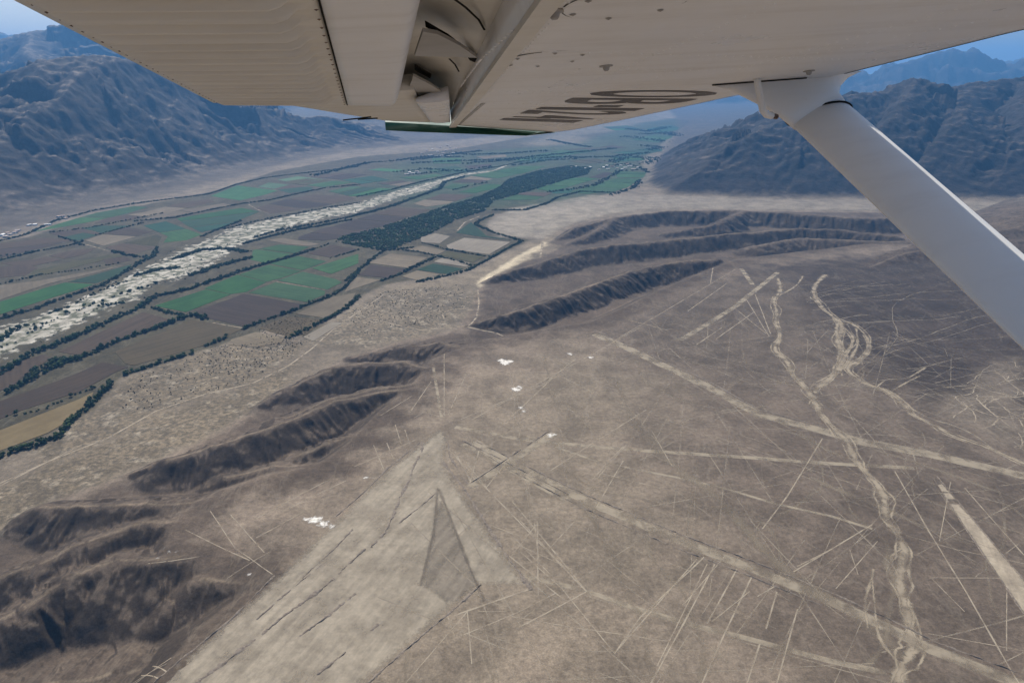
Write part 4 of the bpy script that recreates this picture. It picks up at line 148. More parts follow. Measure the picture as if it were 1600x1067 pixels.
hz = hz + sstep(1, 8, hz - hb) * (ridged(hx / 48 + warp / 40, hy / 48, 33, 4) - .5) * 4.0
z[sel] = hz; crest[sel] = cr; hillm[sel] = sstep(.5, 3, hz - hb)
# alluvial fans and mountains
inL = inside(gx, gy, LFOOT + [[LFOOT[-1][0], FAR], [-FAR, FAR], [-FAR, LFOOT[0][1]]]); dL = poly_d(gx, gy, LFOOT)
inR = inside(gx, gy, RFOOT + [[FAR, RFOOT[-1][1]], [FAR, FAR], [RFOOT[0][0], FAR]]); dR = poly_d(gx, gy, RFOOT)
fan = np.where(inL, dL * .045 * (1 + .5 * fbm(gx / 260, gy / 260, 61, 4)), 0) + np.where(inR, dR * .03, 0)
z += np.minimum(fan, 90)
msel = np.where(rr > 2300)[0]; mx, my = gx[msel], gy[msel]; mb = z[msel]; mz = np.full(mx.shape, -1e4, np.float32)
wx = fbm(mx / 900, my / 900, 71, 3) * 260; wy = fbm(mx / 900 + 9, my / 900 + 4, 72, 3) * 260
cd_ = np.full(mx.shape, 1e5, np.float32); al_ = np.zeros_like(mz); off = 0.
for M_ in MOUNTS:
    P_ = M_['p']
    for a, b in zip(P_[:-1], P_[1:]):
        d, tt, L = seg_d(mx + wx * .45, my + wy * .45, a, b)
        zz = a[2] + (b[2] - a[2]) * tt - M_['s'] * (np.sqrt(d * d + 30 ** 2) - 30) * (1 - .12 * sstep(300, 1500, d))
        al_ = np.where(zz > mz, off + tt * L, al_); off += L; cd_ = np.where(zz > mz, d, cd_); mz = np.where(zz > mz, zz, mz)
dfoot = np.where(inL[msel], dL[msel], np.where(inR[msel], dR[msel], 0)); mz = np.minimum(mz, mb - 14 + np.where(inL[msel], dfoot ** 2 / 1500, dfoot * .42))
hgt = np.maximum(mz - mb, 0); ease = .30 + .70 * sstep(20, 320, cd_); fs_ = np.clip(np.hypot(mx, my) / 4500, 1, 3)
rg = ridged((mx + wx) / 560 / fs_, (my + wy) / 560 / fs_, 81, 6); rg2 = ridged((mx - wy * .5) / 190 / fs_, (my + wx * .5) / 190 / fs_, 88, 5); rg3 = ridged(mx / 85 + wx / 200, my / 85 + wy / 200, 95, 4)
aw = al_ + wx * .35 + fbm(mx / 150, my / 150, 74, 3) * 60
f1 = np.abs(perlin(aw / 260 / fs_, cd_ / 1500, 101)); f2 = np.abs(perlin(aw / 105 / fs_, cd_ / 700 + 3, 102)); f3 = np.abs(perlin(aw / 44 / fs_, cd_ / 350 + 7, 103)); fw = sstep(10, 260, cd_)
mz = mz + fs_ * ease * (np.minimum(hgt * .42, 95) * (rg - .45) + np.minimum(hgt * .2, 34) * (rg2 - .45)) + np.minimum(hgt * .14, 20) * (rg3 - .5) + fs_ * fw * (np.minimum(hgt * .55, 110) * (f1 - .3) + np.minimum(hgt * .40, 62) * (f2 - .3) + np.minimum(hgt * .28, 32) * (f3 - .3))
mz = np.where(dfoot > 0, mz, -1e4)
k_ = 12.
mm = np.where(np.abs(mz - mb) < k_, np.maximum(mb, mz) + (k_ - np.abs(mz - mb)) ** 2 / (4 * k_), np.maximum(mb, mz))
z[msel] = mm
mountm = np.zeros_like(z); mountm[msel] = sstep(1, 18, mm - mb + fbm(mx / 60, my / 60, 77, 3) * 14 * (mm - mb > .5))

# mesh
verts = np.stack([gx, gy, z.astype(np.float32)], 1)
i0 = (np.arange(NRW - 1)[:, None] * NC + np.arange(NC)[None]); i1 = (np.arange(NRW - 1)[:, None] * NC + (np.arange(NC)[None] + 1) % NC)
quads = np.stack([i0, i0 + NC, i1 + NC, i1], -1).reshape(-1, 4).astype(np.int32)
def np_mesh(name, v, f, smooth=True):
    me = bpy.data.meshes.new(name); n = f.shape[1]
    me.vertices.add(len(v)); me.vertices.foreach_set('co', np.ascontiguousarray(v, np.float32).ravel())
    me.loops.add(f.size); me.loops.foreach_set('vertex_index', np.ascontiguousarray(f, np.int32).ravel())
    me.polygons.add(len(f)); me.polygons.foreach_set('loop_start', np.arange(0, f.size, n, dtype=np.int32))
    me.polygons.foreach_set('use_smooth', np.full(len(f), smooth)); me.update(calc_edges=True)
    return me
ter = np_mesh('ground', verts, quads)
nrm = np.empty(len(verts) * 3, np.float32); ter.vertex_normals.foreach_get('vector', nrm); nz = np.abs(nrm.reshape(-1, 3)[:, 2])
ANGs = np.degrees(ANG)
def hz_at(x, y):
    """ground height under a map point, read off the terrain mesh"""
    x = np.asarray(x, float); y = np.asarray(y, float)
    r = np.hypot(x, y); a = np.degrees(np.arctan2(x, y)); a = np.where(a < -46, a + 360, a)
    ri = np.clip(np.searchsorted(RR, r) - 1, 0, NRW - 2); ai = np.clip(np.searchsorted(ANGs, a) - 1, 0, NC - 2)
    fr = np.clip((r - RR[ri]) / (RR[ri + 1] - RR[ri]), 0, 1); fa_ = np.clip((a - ANGs[ai]) / (ANGs[ai + 1] - ANGs[ai]), 0, 1)
    Z = lambda i, j: z[i * NC + j]
    return (Z(ri, ai) * (1 - fa_) + Z(ri, ai + 1) * fa_) * (1 - fr) + (Z(ri + 1, ai) * (1 - fa_) + Z(ri + 1, ai + 1) * fa_) * fr

# soil colours; right-hand plain zones also carry lens vignetting as darker colour
def mix(c, rgb, w): return c + (np.array(rgb, np.float32)[None] - c) * np.clip(w, 0, 1)[:, None].astype(np.float32)
col = np.tile(np.array([.185, .155, .130], np.float32), (len(gx), 1))
col = mix(col, (.165, .143, .118), inV.astype(np.float32))
edge_n = fbm(gx / 35, gy / 35, 31, 3)
for pts, rgb, soft, wt in ZONES:
    px_ = [p[0] for p in pts]; py_ = [p[1] for p in pts]
    s_ = np.where((gx > min(px_) - soft) & (gx < max(px_) + soft) & (gy > min(py_) - soft) & (gy < max(py_) + soft))[0]
    if not len(s_): continue
    xs, ys = gx[s_], gy[s_]; d = poly_d(xs, ys, pts, True); ins = inside(xs, ys, pts)
    sdv = np.where(ins, d, -d) + edge_n[s_] * soft * .9
    col[s_] = mix(col[s_], rgb, sstep(-soft, soft, sdv) * wt)
big = fbm(gx / 420, gy / 420, 51, 4)
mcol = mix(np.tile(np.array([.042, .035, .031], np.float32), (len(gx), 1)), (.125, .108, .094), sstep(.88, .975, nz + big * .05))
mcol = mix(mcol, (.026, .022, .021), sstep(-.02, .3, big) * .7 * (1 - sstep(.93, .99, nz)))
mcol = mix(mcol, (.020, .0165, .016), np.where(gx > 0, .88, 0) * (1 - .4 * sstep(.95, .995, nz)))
fanm = np.where(inL, sstep(0, 120, dL), 0)
col = mix(col, (.082, .071, .062), fanm * .88)
col = mix(col, (.06, .051, .046), fanm * sstep(.05, .4, fbm(gx / 190 + 3, gy / 420, 53, 4)) * .6)
col = mix(col, (.045, .038, .034), np.where(inR, sstep(0, 90, dR + edge_n * 60), 0) * .8)
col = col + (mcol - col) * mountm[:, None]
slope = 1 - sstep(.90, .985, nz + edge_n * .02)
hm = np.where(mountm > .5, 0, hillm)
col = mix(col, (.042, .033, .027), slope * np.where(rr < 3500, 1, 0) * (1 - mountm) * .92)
belt = np.where(between, sstep(0, 35, dF + edge_n * 25), np.where(inP & (rr < 2600), 1 - sstep(0, 60, dH + edge_n * 40), 0)); col = mix(col, (.064, .050, .041), np.maximum(hm * .85, belt * .8) * (1 - slope) * (1 - mountm))
col = mix(col, (.24, .20, .155), crest * .42)
col *= (1 + .10 * edge_n[:, None]) * np.array([[1.0, .95, .86]], np.float32)
scrub = np.zeros_like(z)
for pts in SCRUB:
    px_ = [p[0] for p in pts]; py_ = [p[1] for p in pts]
    s_ = np.where((gx > min(px_) - 20) & (gx < max(px_) + 20) & (gy > min(py_) - 20) & (gy < max(py_) + 20))[0]
    d = poly_d(gx[s_], gy[s_], pts, True); sdv = np.where(inside(gx[s_], gy[s_], pts), d, -d)
    scrub[s_] = np.maximum(scrub[s_], sstep(-12, 12, sdv + edge_n[s_] * 15))
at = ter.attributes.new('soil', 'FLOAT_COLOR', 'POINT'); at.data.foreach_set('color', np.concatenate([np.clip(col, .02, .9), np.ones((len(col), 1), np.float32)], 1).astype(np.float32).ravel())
for nm, arr in (('scrub', scrub), ('rock', mountm), ('hill', np.maximum(slope * hillm, 0))):
    at = ter.attributes.new(nm, 'FLOAT', 'POINT'); at.data.foreach_set('value', arr.astype(np.float32))

# ------------------------------------------------------------------ node material helpers
class NT:
    def __init__(s, name):
        s.m = bpy.data.materials.new(name); s.m.use_nodes = True; s.t = s.m.node_tree; s.t.nodes.clear()
        s.out = s.t.nodes.new('ShaderNodeOutputMaterial'); s.b = s.t.nodes.new('ShaderNodeBsdfPrincipled'); s.t.links.new(s.b.outputs[0], s.out.inputs[0])
        s.b.inputs['Roughness'].default_value = .95; s.b.inputs['Specular IOR Level'].default_value = .15
    def n(s, ty, **kw):
        q = s.t.nodes.new(ty)
        for k, v in kw.items(): setattr(q, k, v)
        return q
    def l(s, a, b): s.t.links.new(a, b)
    def pos(s):
        if not hasattr(s, '_p'): s._p = s.n('ShaderNodeNewGeometry').outputs['Position']
        return s._p
    def noise(s, size, detail=4, rough=.55, vec=None, dist=0):
        q = s.n('ShaderNodeTexNoise'); q.inputs['Scale'].default_value = 1. / size; q.inputs['Detail'].default_value = detail; q.inputs['Roughness'].default_value = rough; q.inputs['Distortion'].default_value = dist
        s.l(vec or s.pos(), q.inputs['Vector']); return q.outputs[0]
    def math(s, op, a, b=None, c=None):
        q = s.n('ShaderNodeMath', operation=op)
        for i, v in enumerate((a, b, c)):
            if v is None: continue
            if isinstance(v, (int, float)): q.inputs[i].default_value = v
            else: s.l(v, q.inputs[i])
        return q.outputs[0]
    def ramp(s, v, a, b, lo=0., hi=1.):
        q = s.n('ShaderNodeMapRange', interpolation_type='SMOOTHSTEP'); s.l(v, q.inputs[0])
        for i, t_ in enumerate((a, b, lo, hi)): q.inputs[i + 1].default_value = t_
        return q.outputs[0]
    def mixc(s, f, a, b, bt='MIX'):
        q = s.n('ShaderNodeMix', data_type='RGBA', blend_type=bt)
        for i, v in ((0, f), (6, a), (7, b)):
            if isinstance(v, (int, float)): q.inputs[i].default_value = v
            elif isinstance(v, tuple): q.inputs[i].default_value = (*v, 1)
            else: s.l(v, q.inputs[i])
        return q.outputs[2]
    def scale(s, c, f):
        q = s.n('ShaderNodeVectorMath', operation='SCALE'); s.l(c, q.inputs[0])
        if isinstance(f, (int, float)): q.inputs['Scale'].default_value = f
        else: s.l(f, q.inputs['Scale'])
        return q.outputs[0]
    def attr(s, name, o='Fac'): return s.n('ShaderNodeAttribute', attribute_name=name).outputs[o]
    def color(s, c): s.l(c, s.b.inputs['Base Color'])
    def bump(s, h, strength, dist):
        q = s.n('ShaderNodeBump'); q.inputs['Strength'].default_value = strength; q.inputs['Distance'].default_value = dist; s.l(h, q.inputs['Height']); s.l(q.outputs[0], s.b.inputs['Normal'])

# ground
g = NT('desert_ground'); soil = g.attr('soil', 'Color'); scr = g.attr('scrub'); rock = g.attr('rock')
n1 = g.noise(55, 4, .6, dist=.4); n2 = g.noise(6, 4, .7); n3 = g.noise(260, 3, .5)
f = g.math('MULTIPLY', g.ramp(n1, .3, .7, .76, 1.22), g.ramp(n2, .25, .75, .74, 1.24)); f = g.math('MULTIPLY', f, g.ramp(n3, .3, .7, .90, 1.10))
f = g.math('MULTIPLY', f, g.ramp(g.noise(1.7, 3, .8), .3, .7, .80, 1.20)); c = g.scale(soil, f)
# pale wind-scoured veins on the plain
st_ = g.n('ShaderNodeMapping'); st_.inputs['Scale'].default_value = (1, .35, 1); st_.inputs['Rotation'].default_value = (0, 0, RAD(35)); g.l(g.pos(), st_.inputs[0])
vn = g.noise(75, 5, .62, st_.outputs[0], 1.2)
vein = g.ramp(g.math('ABSOLUTE', g.math('SUBTRACT', vn, .5)), .0, .022, 1, 0)
vein = g.math('MULTIPLY', vein, g.math('SUBTRACT', 1., g.math('MAXIMUM', g.attr('hill'), g.math('MAXIMUM', rock, scr))))
c = g.mixc(g.math('MULTIPLY', vein, .10), c, (.33, .285, .225))
# scrub: dark bushes and pale bare sand
vo = g.n('ShaderNodeTexVoronoi'); vo.inputs['Scale'].default_value = .13; vo.inputs['Randomness'].default_value = 1; g.l(g.pos(), vo.inputs['Vector'])
patch = g.noise(45, 4, .6); dots = g.math('MULTIPLY', g.ramp(vo.outputs['Distance'], .12, .42, 1, 0), g.ramp(patch, .38, .6))
c = g.mixc(g.math('MULTIPLY', scr, g.ramp(g.noise(24, 4, .7), .5, .70, 0, .68)), c, (.38, .33, .255))
c = g.mixc(g.math('MULTIPLY', g.math('MULTIPLY', scr, dots), .5), c, (.075, .066, .048))
c = g.mixc(g.math('MULTIPLY', scr, g.ramp(g.noise(7, 4, .75), .40, .62, 0, .68)), c, (.062, .054, .041))
# rocky mountains
rk = g.noise(70, 6, .68); c = g.mixc(rock, c, g.scale(c, g.ramp(rk, .35, .65, .62, 1.38)))
g.color(c)
bh = g.math('ADD', g.math('MULTIPLY', n2, .5), g.math('MULTIPLY', g.noise(18, 4, .65), 1.2)); bh = g.math('ADD', bh, g.math('MULTIPLY', g.math('MULTIPLY', rk, rock), 14.))
g.bump(bh, .55, 1.6)
ter.materials.append(g.m)
def tag(o, label=None, cat=None, group=None, kind=None):
    if label: o['label'] = label
    if cat: o['category'] = cat
    if group: o['group'] = group
    if kind: o['kind'] = kind
    return o
def link(name, me, mat=None, parent=None):
    if mat is not None and not me.materials: me.materials.append(mat)
    o = bpy.data.objects.new(name, me); COL.objects.link(o)
    if parent is not None: o.parent = parent
    return o
def empty(name, loc=(0, 0, 0)):
    o = bpy.data.objects.new(name, None); COL.objects.link(o); o.location = loc; o.empty_display_size = .3; return o
ground = tag(link('ground', ter), 'brown desert plain with eroded spurs, valley floor and mountains', kind='structure')

# ------------------------------------------------------------------ fields
def soil_mat(name, c1, c2, stripe, sw=9., rough=.3):
    grn = c1[1] > c1[0] * 1.15; k_ = (.68 if grn else .36) if c1[0] < .2 else .55; c1, c2 = [tuple(v * k_ * (.62 if grn and q_ == 0 else 1.0 if grn else ((1.12, 1.0, .86) if c1[0] < .2 else (.95, .96, .95))[q_]) for q_, v in enumerate(c_)) for c_ in (c1, c2)]
    q = NT(name); uv = q.n('ShaderNodeUVMap').outputs[0]; rnd = q.n('ShaderNodeObjectInfo').outputs['Random']
    mp = q.n('ShaderNodeSeparateXYZ'); q.l(uv, mp.inputs[0])
    cmb = q.n('ShaderNodeCombineXYZ'); q.l(q.math('MULTIPLY', mp.outputs[0], .06), cmb.inputs[0]); q.l(mp.outputs[1], cmb.inputs[1]); q.l(q.math('MULTIPLY', rnd, 500.), cmb.inputs[2])
    s1 = q.noise(sw, 3, .6, cmb.outputs[0]); s2 = q.noise(60, 5, .6); s3 = q.noise(7, 4, .7)
    f_ = q.math('ADD', q.math('MULTIPLY', s1, stripe), q.math('ADD', q.math('MULTIPLY', s2, 1 - stripe), q.math('MULTIPLY', q.math('SUBTRACT', s3, .5), rough)))
    cc = q.mixc(q.ramp(f_, .36, .64), c1, c2); q.color(q.scale(cc, q.ramp(rnd, 0, 1, .84, 1.16))); q.bump(s3, .4, .6); return q.m
FM = {'green': soil_mat('green_crop', (.050, .090, .030), (.085, .135, .045), .5), 'green2': soil_mat('dull_green_crop', (.055, .085, .036), (.085, .115, .048), .5), 'lush': soil_mat('lush_crop', (.035, .095, .026), (.062, .135, .036), .4), 'bright': soil_mat('bright_crop', (.075, .155, .060), (.105, .195, .075), .3),
      'dark': soil_mat('dark_crop', (.032, .055, .030), (.055, .080, .040), .6), 'teal': soil_mat('blue_green_crop', (.028, .075, .045), (.045, .100, .058), .4), 'pale': soil_mat('pale_crop', (.14, .17, .09), (.20, .21, .12), .4), 'olive': soil_mat('olive_crop', (.105, .115, .055), (.165, .160, .080), .5),
      'brown': soil_mat('ploughed_soil', (.115, .090, .070), (.165, .130, .098), .65), 'plum': soil_mat('dark_ploughed_soil', (.085, .068, .060), (.120, .096, .082), .7), 'drab': soil_mat('drab_fallow', (.120, .105, .068), (.165, .142, .090), .6), 'tan': soil_mat('tan_fallow', (.22, .175, .120), (.30, .245, .17), .4), 'straw': soil_mat('straw_stubble', (.23, .170, .085), (.29, .22, .115), .4), 'sandf': soil_mat('sandy_fallow', (.30, .255, .20), (.38, .33, .26), .4), 'scrub': soil_mat('weedy_fallow', (.17, .145, .09), (.24, .205, .135), .2)}
FW = {'green': 'mid green crop field', 'green2': 'dull green crop field', 'lush': 'deep green crop field', 'bright': 'bright green crop field', 'dark': 'dark green crop field', 'teal': 'bluish green crop field', 'pale': 'pale greenish field', 'olive': 'olive green field', 'brown': 'brown ploughed field', 'plum': 'dark brown ploughed field', 'drab': 'drab brown and green fallow field', 'tan': 'tan fallow field', 'straw': 'straw yellow stubble field', 'sandf': 'pale sandy fallow field', 'scrub': 'weedy tan field dotted with bushes'}
riv_mid = [((a[0] + b[0]) / 2, (a[1] + b[1]) / 2) for a, b in zip(RIVER[0], RIVER[1])] if len(RIVER[0]) == len(RIVER[1]) else RIVER[0]
seen = {}
for i, (k, pts) in enumerate(FIELDS):
    cx = sum(p[0] for p in pts) / len(pts); cyy = sum(p[1] for p in pts) / len(pts)
    L = max(range(len(pts)), key=lambda j: math.dist(pts[j], pts[(j + 1) % len(pts)])); a, b = pts[L], pts[(L + 1) % len(pts)]
    ux, uy = (b[0] - a[0]), (b[1] - a[1]); ln = math.hypot(ux, uy); ux /= ln; uy /= ln
    me = bpy.data.meshes.new('field'); n = len(pts); zt = .30 + .004 * i
    # a raised bed with a sloping edge
    tri = tessellate_polygon([[Vector((p[0], p[1], 0)) for p in pts]])
    vv = [(p[0] - cx, p[1] - cyy, zt) for p in pts] + [(p[0] - cx, p[1] - cyy, -.6) for p in pts]
    area = sum(pts[j][0] * pts[(j + 1) % n][1] - pts[(j + 1) % n][0] * pts[j][1] for j in range(n))
    fs = []
    for q in tri:
        q = list(q); A2 = (pts[q[1]][0] - pts[q[0]][0]) * (pts[q[2]][1] - pts[q[0]][1]) - (pts[q[2]][0] - pts[q[0]][0]) * (pts[q[1]][1] - pts[q[0]][1])
        fs.append(q if A2 > 0 else q[::-1])
    for j in range(n):
        e = (j, (j + 1) % n) if area < 0 else ((j + 1) % n, j); fs.append([e[0], e[1], e[1] + n, e[0] + n])
    me.from_pydata(vv, [], fs); uvl = me.uv_layers.new(name='UVMap')
    for lp in me.loops:
        v = me.vertices[lp.vertex_index].co; uvl.data[lp.index].uv = (v.x * ux + v.y * uy, -v.x * uy + v.y * ux)
    o = link('field', me, FM[k]); o.location = (cx, cyy, VZ)
    j = min(range(len(riv_mid)), key=lambda q: (riv_mid[q][0] - cx) ** 2 + (riv_mid[q][1] - cyy) ** 2)
    q0, q1 = riv_mid[max(j - 1, 0)], riv_mid[min(j + 1, len(riv_mid) - 1)]
    side = (q1[0] - q0[0]) * (cyy - q0[1]) - (q1[1] - q0[1]) * (cx - q0[0]); dist = math.dist(riv_mid[j], (cx, cyy))
    if cyy > 3400: where = 'far up the valley beyond the end of the sandy river bed'
    else: where = ('right beside' if dist < 190 else 'set back from') + (' the mountain side of the sandy river bed' if side > 0 else ' the desert side of the sandy river bed')
    lab = FW[k] + ' ' + where
    tag(o, lab, 'field', lab.replace(' field ', ' fields ', 1))

# ------------------------------------------------------------------ draped strips
def resample(pts, step):
    out = [tuple(pts[0])]
    for a, b in zip(pts[:-1], pts[1:]):
        L = math.dist(a[:2], b[:2]); n = max(1, int(L / step))
        for i in range(1, n + 1): out.append((a[0] + (b[0] - a[0]) * i / n, a[1] + (b[1] - a[1]) * i / n))
    return out
def smooth(pts, it=2):
    for _ in range(it):
        q = [pts[0]]
        for a, b in zip(pts[:-1], pts[1:]): q += [(.75 * a[0] + .25 * b[0], .75 * a[1] + .25 * b[1]), (.25 * a[0] + .75 * b[0], .25 * a[1] + .75 * b[1])]
        pts = q + [pts[-1]]
    return pts
def strip_mesh(name, pts, wd, lift, jit=0., cols=(-1, 0, 1), bank=None, seed=0):
    P_ = np.array(pts, float); n = len(P_); tn = np.gradient(P_, axis=0); tn /= np.linalg.norm(tn, axis=1)[:, None] + 1e-9
    nm = np.stack([-tn[:, 1], tn[:, 0]], 1); r = np.random.default_rng(seed)
    wv = np.full(n, wd / 2.)
    if jit: wv *= 1 + jit * np.convolve(r.normal(size=n + 4), np.ones(5) / 5, 'valid') * 2.0
    wv = np.maximum(wv, .25 * wd / 2)
    s_ = np.concatenate([[0], np.cumsum(np.linalg.norm(np.diff(P_, axis=0), axis=1))])
    V = []; U = []
    prof = np.ones(n)
    if bank: prof = np.clip(.5 + .7 * np.convolve(r.normal(size=n + 2), np.ones(3) / 3, 'valid'), .0, 1.5)
    for ci in cols:
        q = P_ + nm * (wv * ci)[:, None]; zz = hz_at(q[:, 0], q[:, 1]) + lift
        if bank: zz = zz + np.where(abs(ci) < .99, bank * (1 - ci * ci) * prof, -.3)
        V.append(np.column_stack([q, zz])); U.append(np.column_stack([s_, np.full(n, ci)]))
    V = np.stack(V, 1).reshape(-1, 3); U = np.stack(U, 1).reshape(-1, 2); m = len(cols)
    i = (np.arange(n - 1)[:, None] * m + np.arange(m - 1)[None]).ravel(); Fq = np.stack([i, i + m, i + m + 1, i + 1], 1)[:, ::-1]
    o0 = V.mean(0); me = np_mesh(name, V - o0, Fq, True)
    uvl = me.uv_layers.new(name='UVMap'); uvl.data.foreach_set('uv', U[Fq.ravel()].astype(np.float32).ravel())
    return me, o0
def warm(c_): return (c_[0] * .9, c_[1] * .87, c_[2] * .82)
def strip_mat(name, rgb, rgb2, e0, e1, rough, opac=1., size=7.):
    rgb, rgb2 = warm(rgb), warm(rgb2)
    q = NT(name); uv = q.n('ShaderNodeUVMap').outputs[0]; sp = q.n('ShaderNodeSeparateXYZ'); q.l(uv, sp.inputs[0])
    nn = q.noise(size, 5, .65); n2_ = q.noise(size * 4, 4, .6)
    v = q.math('ADD', q.math('ABSOLUTE', sp.outputs[1]), q.math('MULTIPLY', q.math('SUBTRACT', nn, .5), rough))
    al = q.math('MULTIPLY', q.ramp(v, e0, e1, 1, 0), q.math('MULTIPLY', q.ramp(n2_, .32, .6, .62 if name == 'scraped_line' else .4, 1.), opac))
    cc = q.mixc(q.ramp(n2_, .35, .65), rgb, rgb2); q.color(cc); q.l(al, q.b.inputs['Alpha']); q.bump(nn, .3, .5)
    return q.m
MS = {'line': strip_mat('scraped_line', (.37, .32, .255), (.44, .39, .315), .4, 1.0, .8, .76, 4), 'band': strip_mat('scraped_band', (.30, .26, .205), (.41, .362, .287), .7, 1.0, .5, .72, 6), 'wash': strip_mat('wash_sand', (.29, .248, .195), (.37, .322, .252), .15, 1.0, 1.5, .9, 5), 'road': strip_mat('dirt_road', (.36, .31, .245), (.40, .35, .28), .55, 1., .4, .85, 4),
      'faint': strip_mat('old_channel', (.25, .213, .168), (.30, .258, .203), .1, 1., .9, .5, 14), 'track': strip_mat('old_track', (.34, .297, .237), (.38, .335, .27), .3, 1., .7, .62, 6), 'dark': strip_mat('dark_stone_strip', (.13, .11, .092), (.17, .145, .12), .0, 1., .9, .55, 5)}
bm_ = NT('stone_bank'); bn = bm_.noise(2.5, 5, .7); bm_.color(bm_.mixc(bm_.ramp(bn, .35, .65), (.125, .103, .085), (.23, .195, .158))); bm_.bump(bn, .8, .6)
for s_ in [q for q in STRIPS if q[0] == 'wash' and q[2] > 10]:
    for sg in (-1, 1):                      # braided side strands
        p_ = resample(smooth(s_[1], 2), 12); n_ = len(p_); ph_ = rng.uniform(0, 6.28); out_ = []
        for i_ in range(1, n_ - 1):
            tx, ty = p_[i_ + 1][0] - p_[i_ - 1][0], p_[i_ + 1][1] - p_[i_ - 1][1]; ln = math.hypot(tx, ty) + 1e-6; of = sg * s_[2] * (.42 + .22 * math.sin(i_ * .4 + ph_) + .12 * math.sin(i_ * 1.1 + ph_ * 2)) + rng.gauss(0, .7); out_.append([p_[i_][0] - ty / ln * of, p_[i_][1] + tx / ln * of])
        a_ = rng.randint(0, max(0, n_ // 4)); STRIPS.append(['wash', out_[a_:], 3.8, ''])
MARKS = [('the great pale trapezoid', [p for p in POLYS[0][1]]), ('the dark triangle in the trapezoid', POLYS[1][1]), ('the long narrow wedge', POLYS[2][1])]
for s_ in STRIPS:
    if s_[0] == 'band': MARKS.append(('the ' + s_[3].split(' running')[0].split(' crossing')[0].split(' ending')[0].split(' fanning')[0].split(' pointing')[0].split(' beyond')[0].split(' at the')[0], resample(s_[1], 40)))
    if s_[0] == 'wash' and s_[2] > 10: MARKS.append(('a winding dry wash', resample(s_[1], 30)))
MARKS.append(('the eroded valley spurs', resample(HEAD[3:12], 30)))
def line_label(o, pts):
    L = sum(math.dist(a, b) for a, b in zip(pts[:-1], pts[1:])); c_ = pts[len(pts) // 2] if len(pts) > 2 else ((pts[0][0] + pts[1][0]) / 2, (pts[0][1] + pts[1][1]) / 2)
    ds = sorted((min(min(math.dist(p, q) for q in resample(pts, 20)) for p in m[1]), m[0]) for m in MARKS); near_ = ds[0][1]
    size_ = 'very short' if L < 45 else 'short' if L < 110 else 'long' if L < 280 else 'very long'; a = math.degrees(math.atan2(pts[-1][1] - pts[0][1], pts[-1][0] - pts[0][0])) % 180
    bent = 'bent' if len(pts) > 2 and abs((math.atan2(pts[-1][1] - c_[1], pts[-1][0] - c_[0]) - math.atan2(c_[1] - pts[0][1], c_[0] - pts[0][0]) + math.pi) % (2 * math.pi) - math.pi) > .25 else 'straight'
    lab = f'{size_} thin {bent} pale line ' + ('touching ' if ds[0][0] < 12 else 'beside ') + near_ + (', aimed at the valley' if 60 < a < 150 else '')
    tag(o, lab, 'geoglyph line', lab.replace(' line ', ' lines ', 1))
def bank_label(o, pts):
    L = sum(math.dist(a, b) for a, b in zip(pts[:-1], pts[1:])); q = resample(pts, 15); ds = sorted((sum(min(math.dist(p, r) for r in resample(list(m[1]), 15)) for p in q) / len(q), m[0]) for m in MARKS if 'spurs' not in m[0] and 'wash' not in m[0]); bent = max(abs((math.atan2(c_[1] - b_[1], c_[0] - b_[0]) - math.atan2(b_[1] - a_[1], b_[0] - a_[0]) + math.pi) % (2 * math.pi) - math.pi) for a_, b_, c_ in zip(pts[:-2], pts[1:-1], pts[2:])) if len(pts) > 2 else 0
    lab = ('very short' if L < 40 else 'short' if L < 90 else 'long' if L < 250 else 'very long') + (' crooked' if bent > .35 else ' straight') + ' low bank of dark stones along ' + ds[0][1]; tag(o, lab, 'stone bank', lab.replace('bank', 'banks', 1))
for i, (kind, pts, wd, k) in enumerate(STRIPS):
    dist = min(math.hypot(*p) for p in pts); step = max(1.5, dist / 220)
    if kind == 'berm':
        me, o0 = strip_mesh('stone_bank', [(x + rng.gauss(0, wd * .14), y + rng.gauss(0, wd * .14)) for x, y in resample(pts, step * .9)], wd * 1.25, .02, .5, (-1, -.5, 0, .5, 1), bank=.85, seed=i)
        o = link('stone_bank', me, bm_.m); o.location = o0
        bank_label(o, pts); continue
    if kind in ('wash', 'faint'): pts = smooth(pts, 2)
    lift = {'band': .07, 'line': .09, 'wash': .13, 'road': .10, 'faint': .035, 'dark': .08}[kind] + .0003 * i
    base_w = wd * {'line': .9, 'wash': .95, 'faint': 1.2}.get(kind, 1.05)
    pp = resample(pts, step)
    if kind in ('wash', 'faint'): pp = [(x + rng.gauss(0, wd * .035), y + rng.gauss(0, wd * .035)) for x, y in pp]
    nm = {'band': 'geoglyph_band', 'line': 'geoglyph_line', 'wash': 'dry_wash', 'road': 'dirt_road', 'faint': 'dry_channel', 'dark': 'stone_strip'}[kind]
    me, o0 = strip_mesh(nm, pp, base_w, lift, {'line': .12, 'band': .02, 'wash': .28, 'road': .1, 'faint': .3, 'dark': .2}[kind], (-1, -.5, 0, .5, 1) if wd > 6 else (-1, 0, 1), seed=i)
    o = link(nm, me, MS[kind]); o.location = o0
    if kind == 'line': line_label(o, pts)
    elif kind == 'band': tag(o, k, 'geoglyph')
    elif kind == 'dark': tag(o, 'soft dark strip of stones flanking the darker triangle in the great trapezoid', 'stone strip', 'dark strips flanking the inner triangle')
    else: tag(o, {'wash': 'pale sandy winding dry wash', 'road': 'pale dirt road', 'faint': 'faint old drainage channel'}[kind], kind='structure')
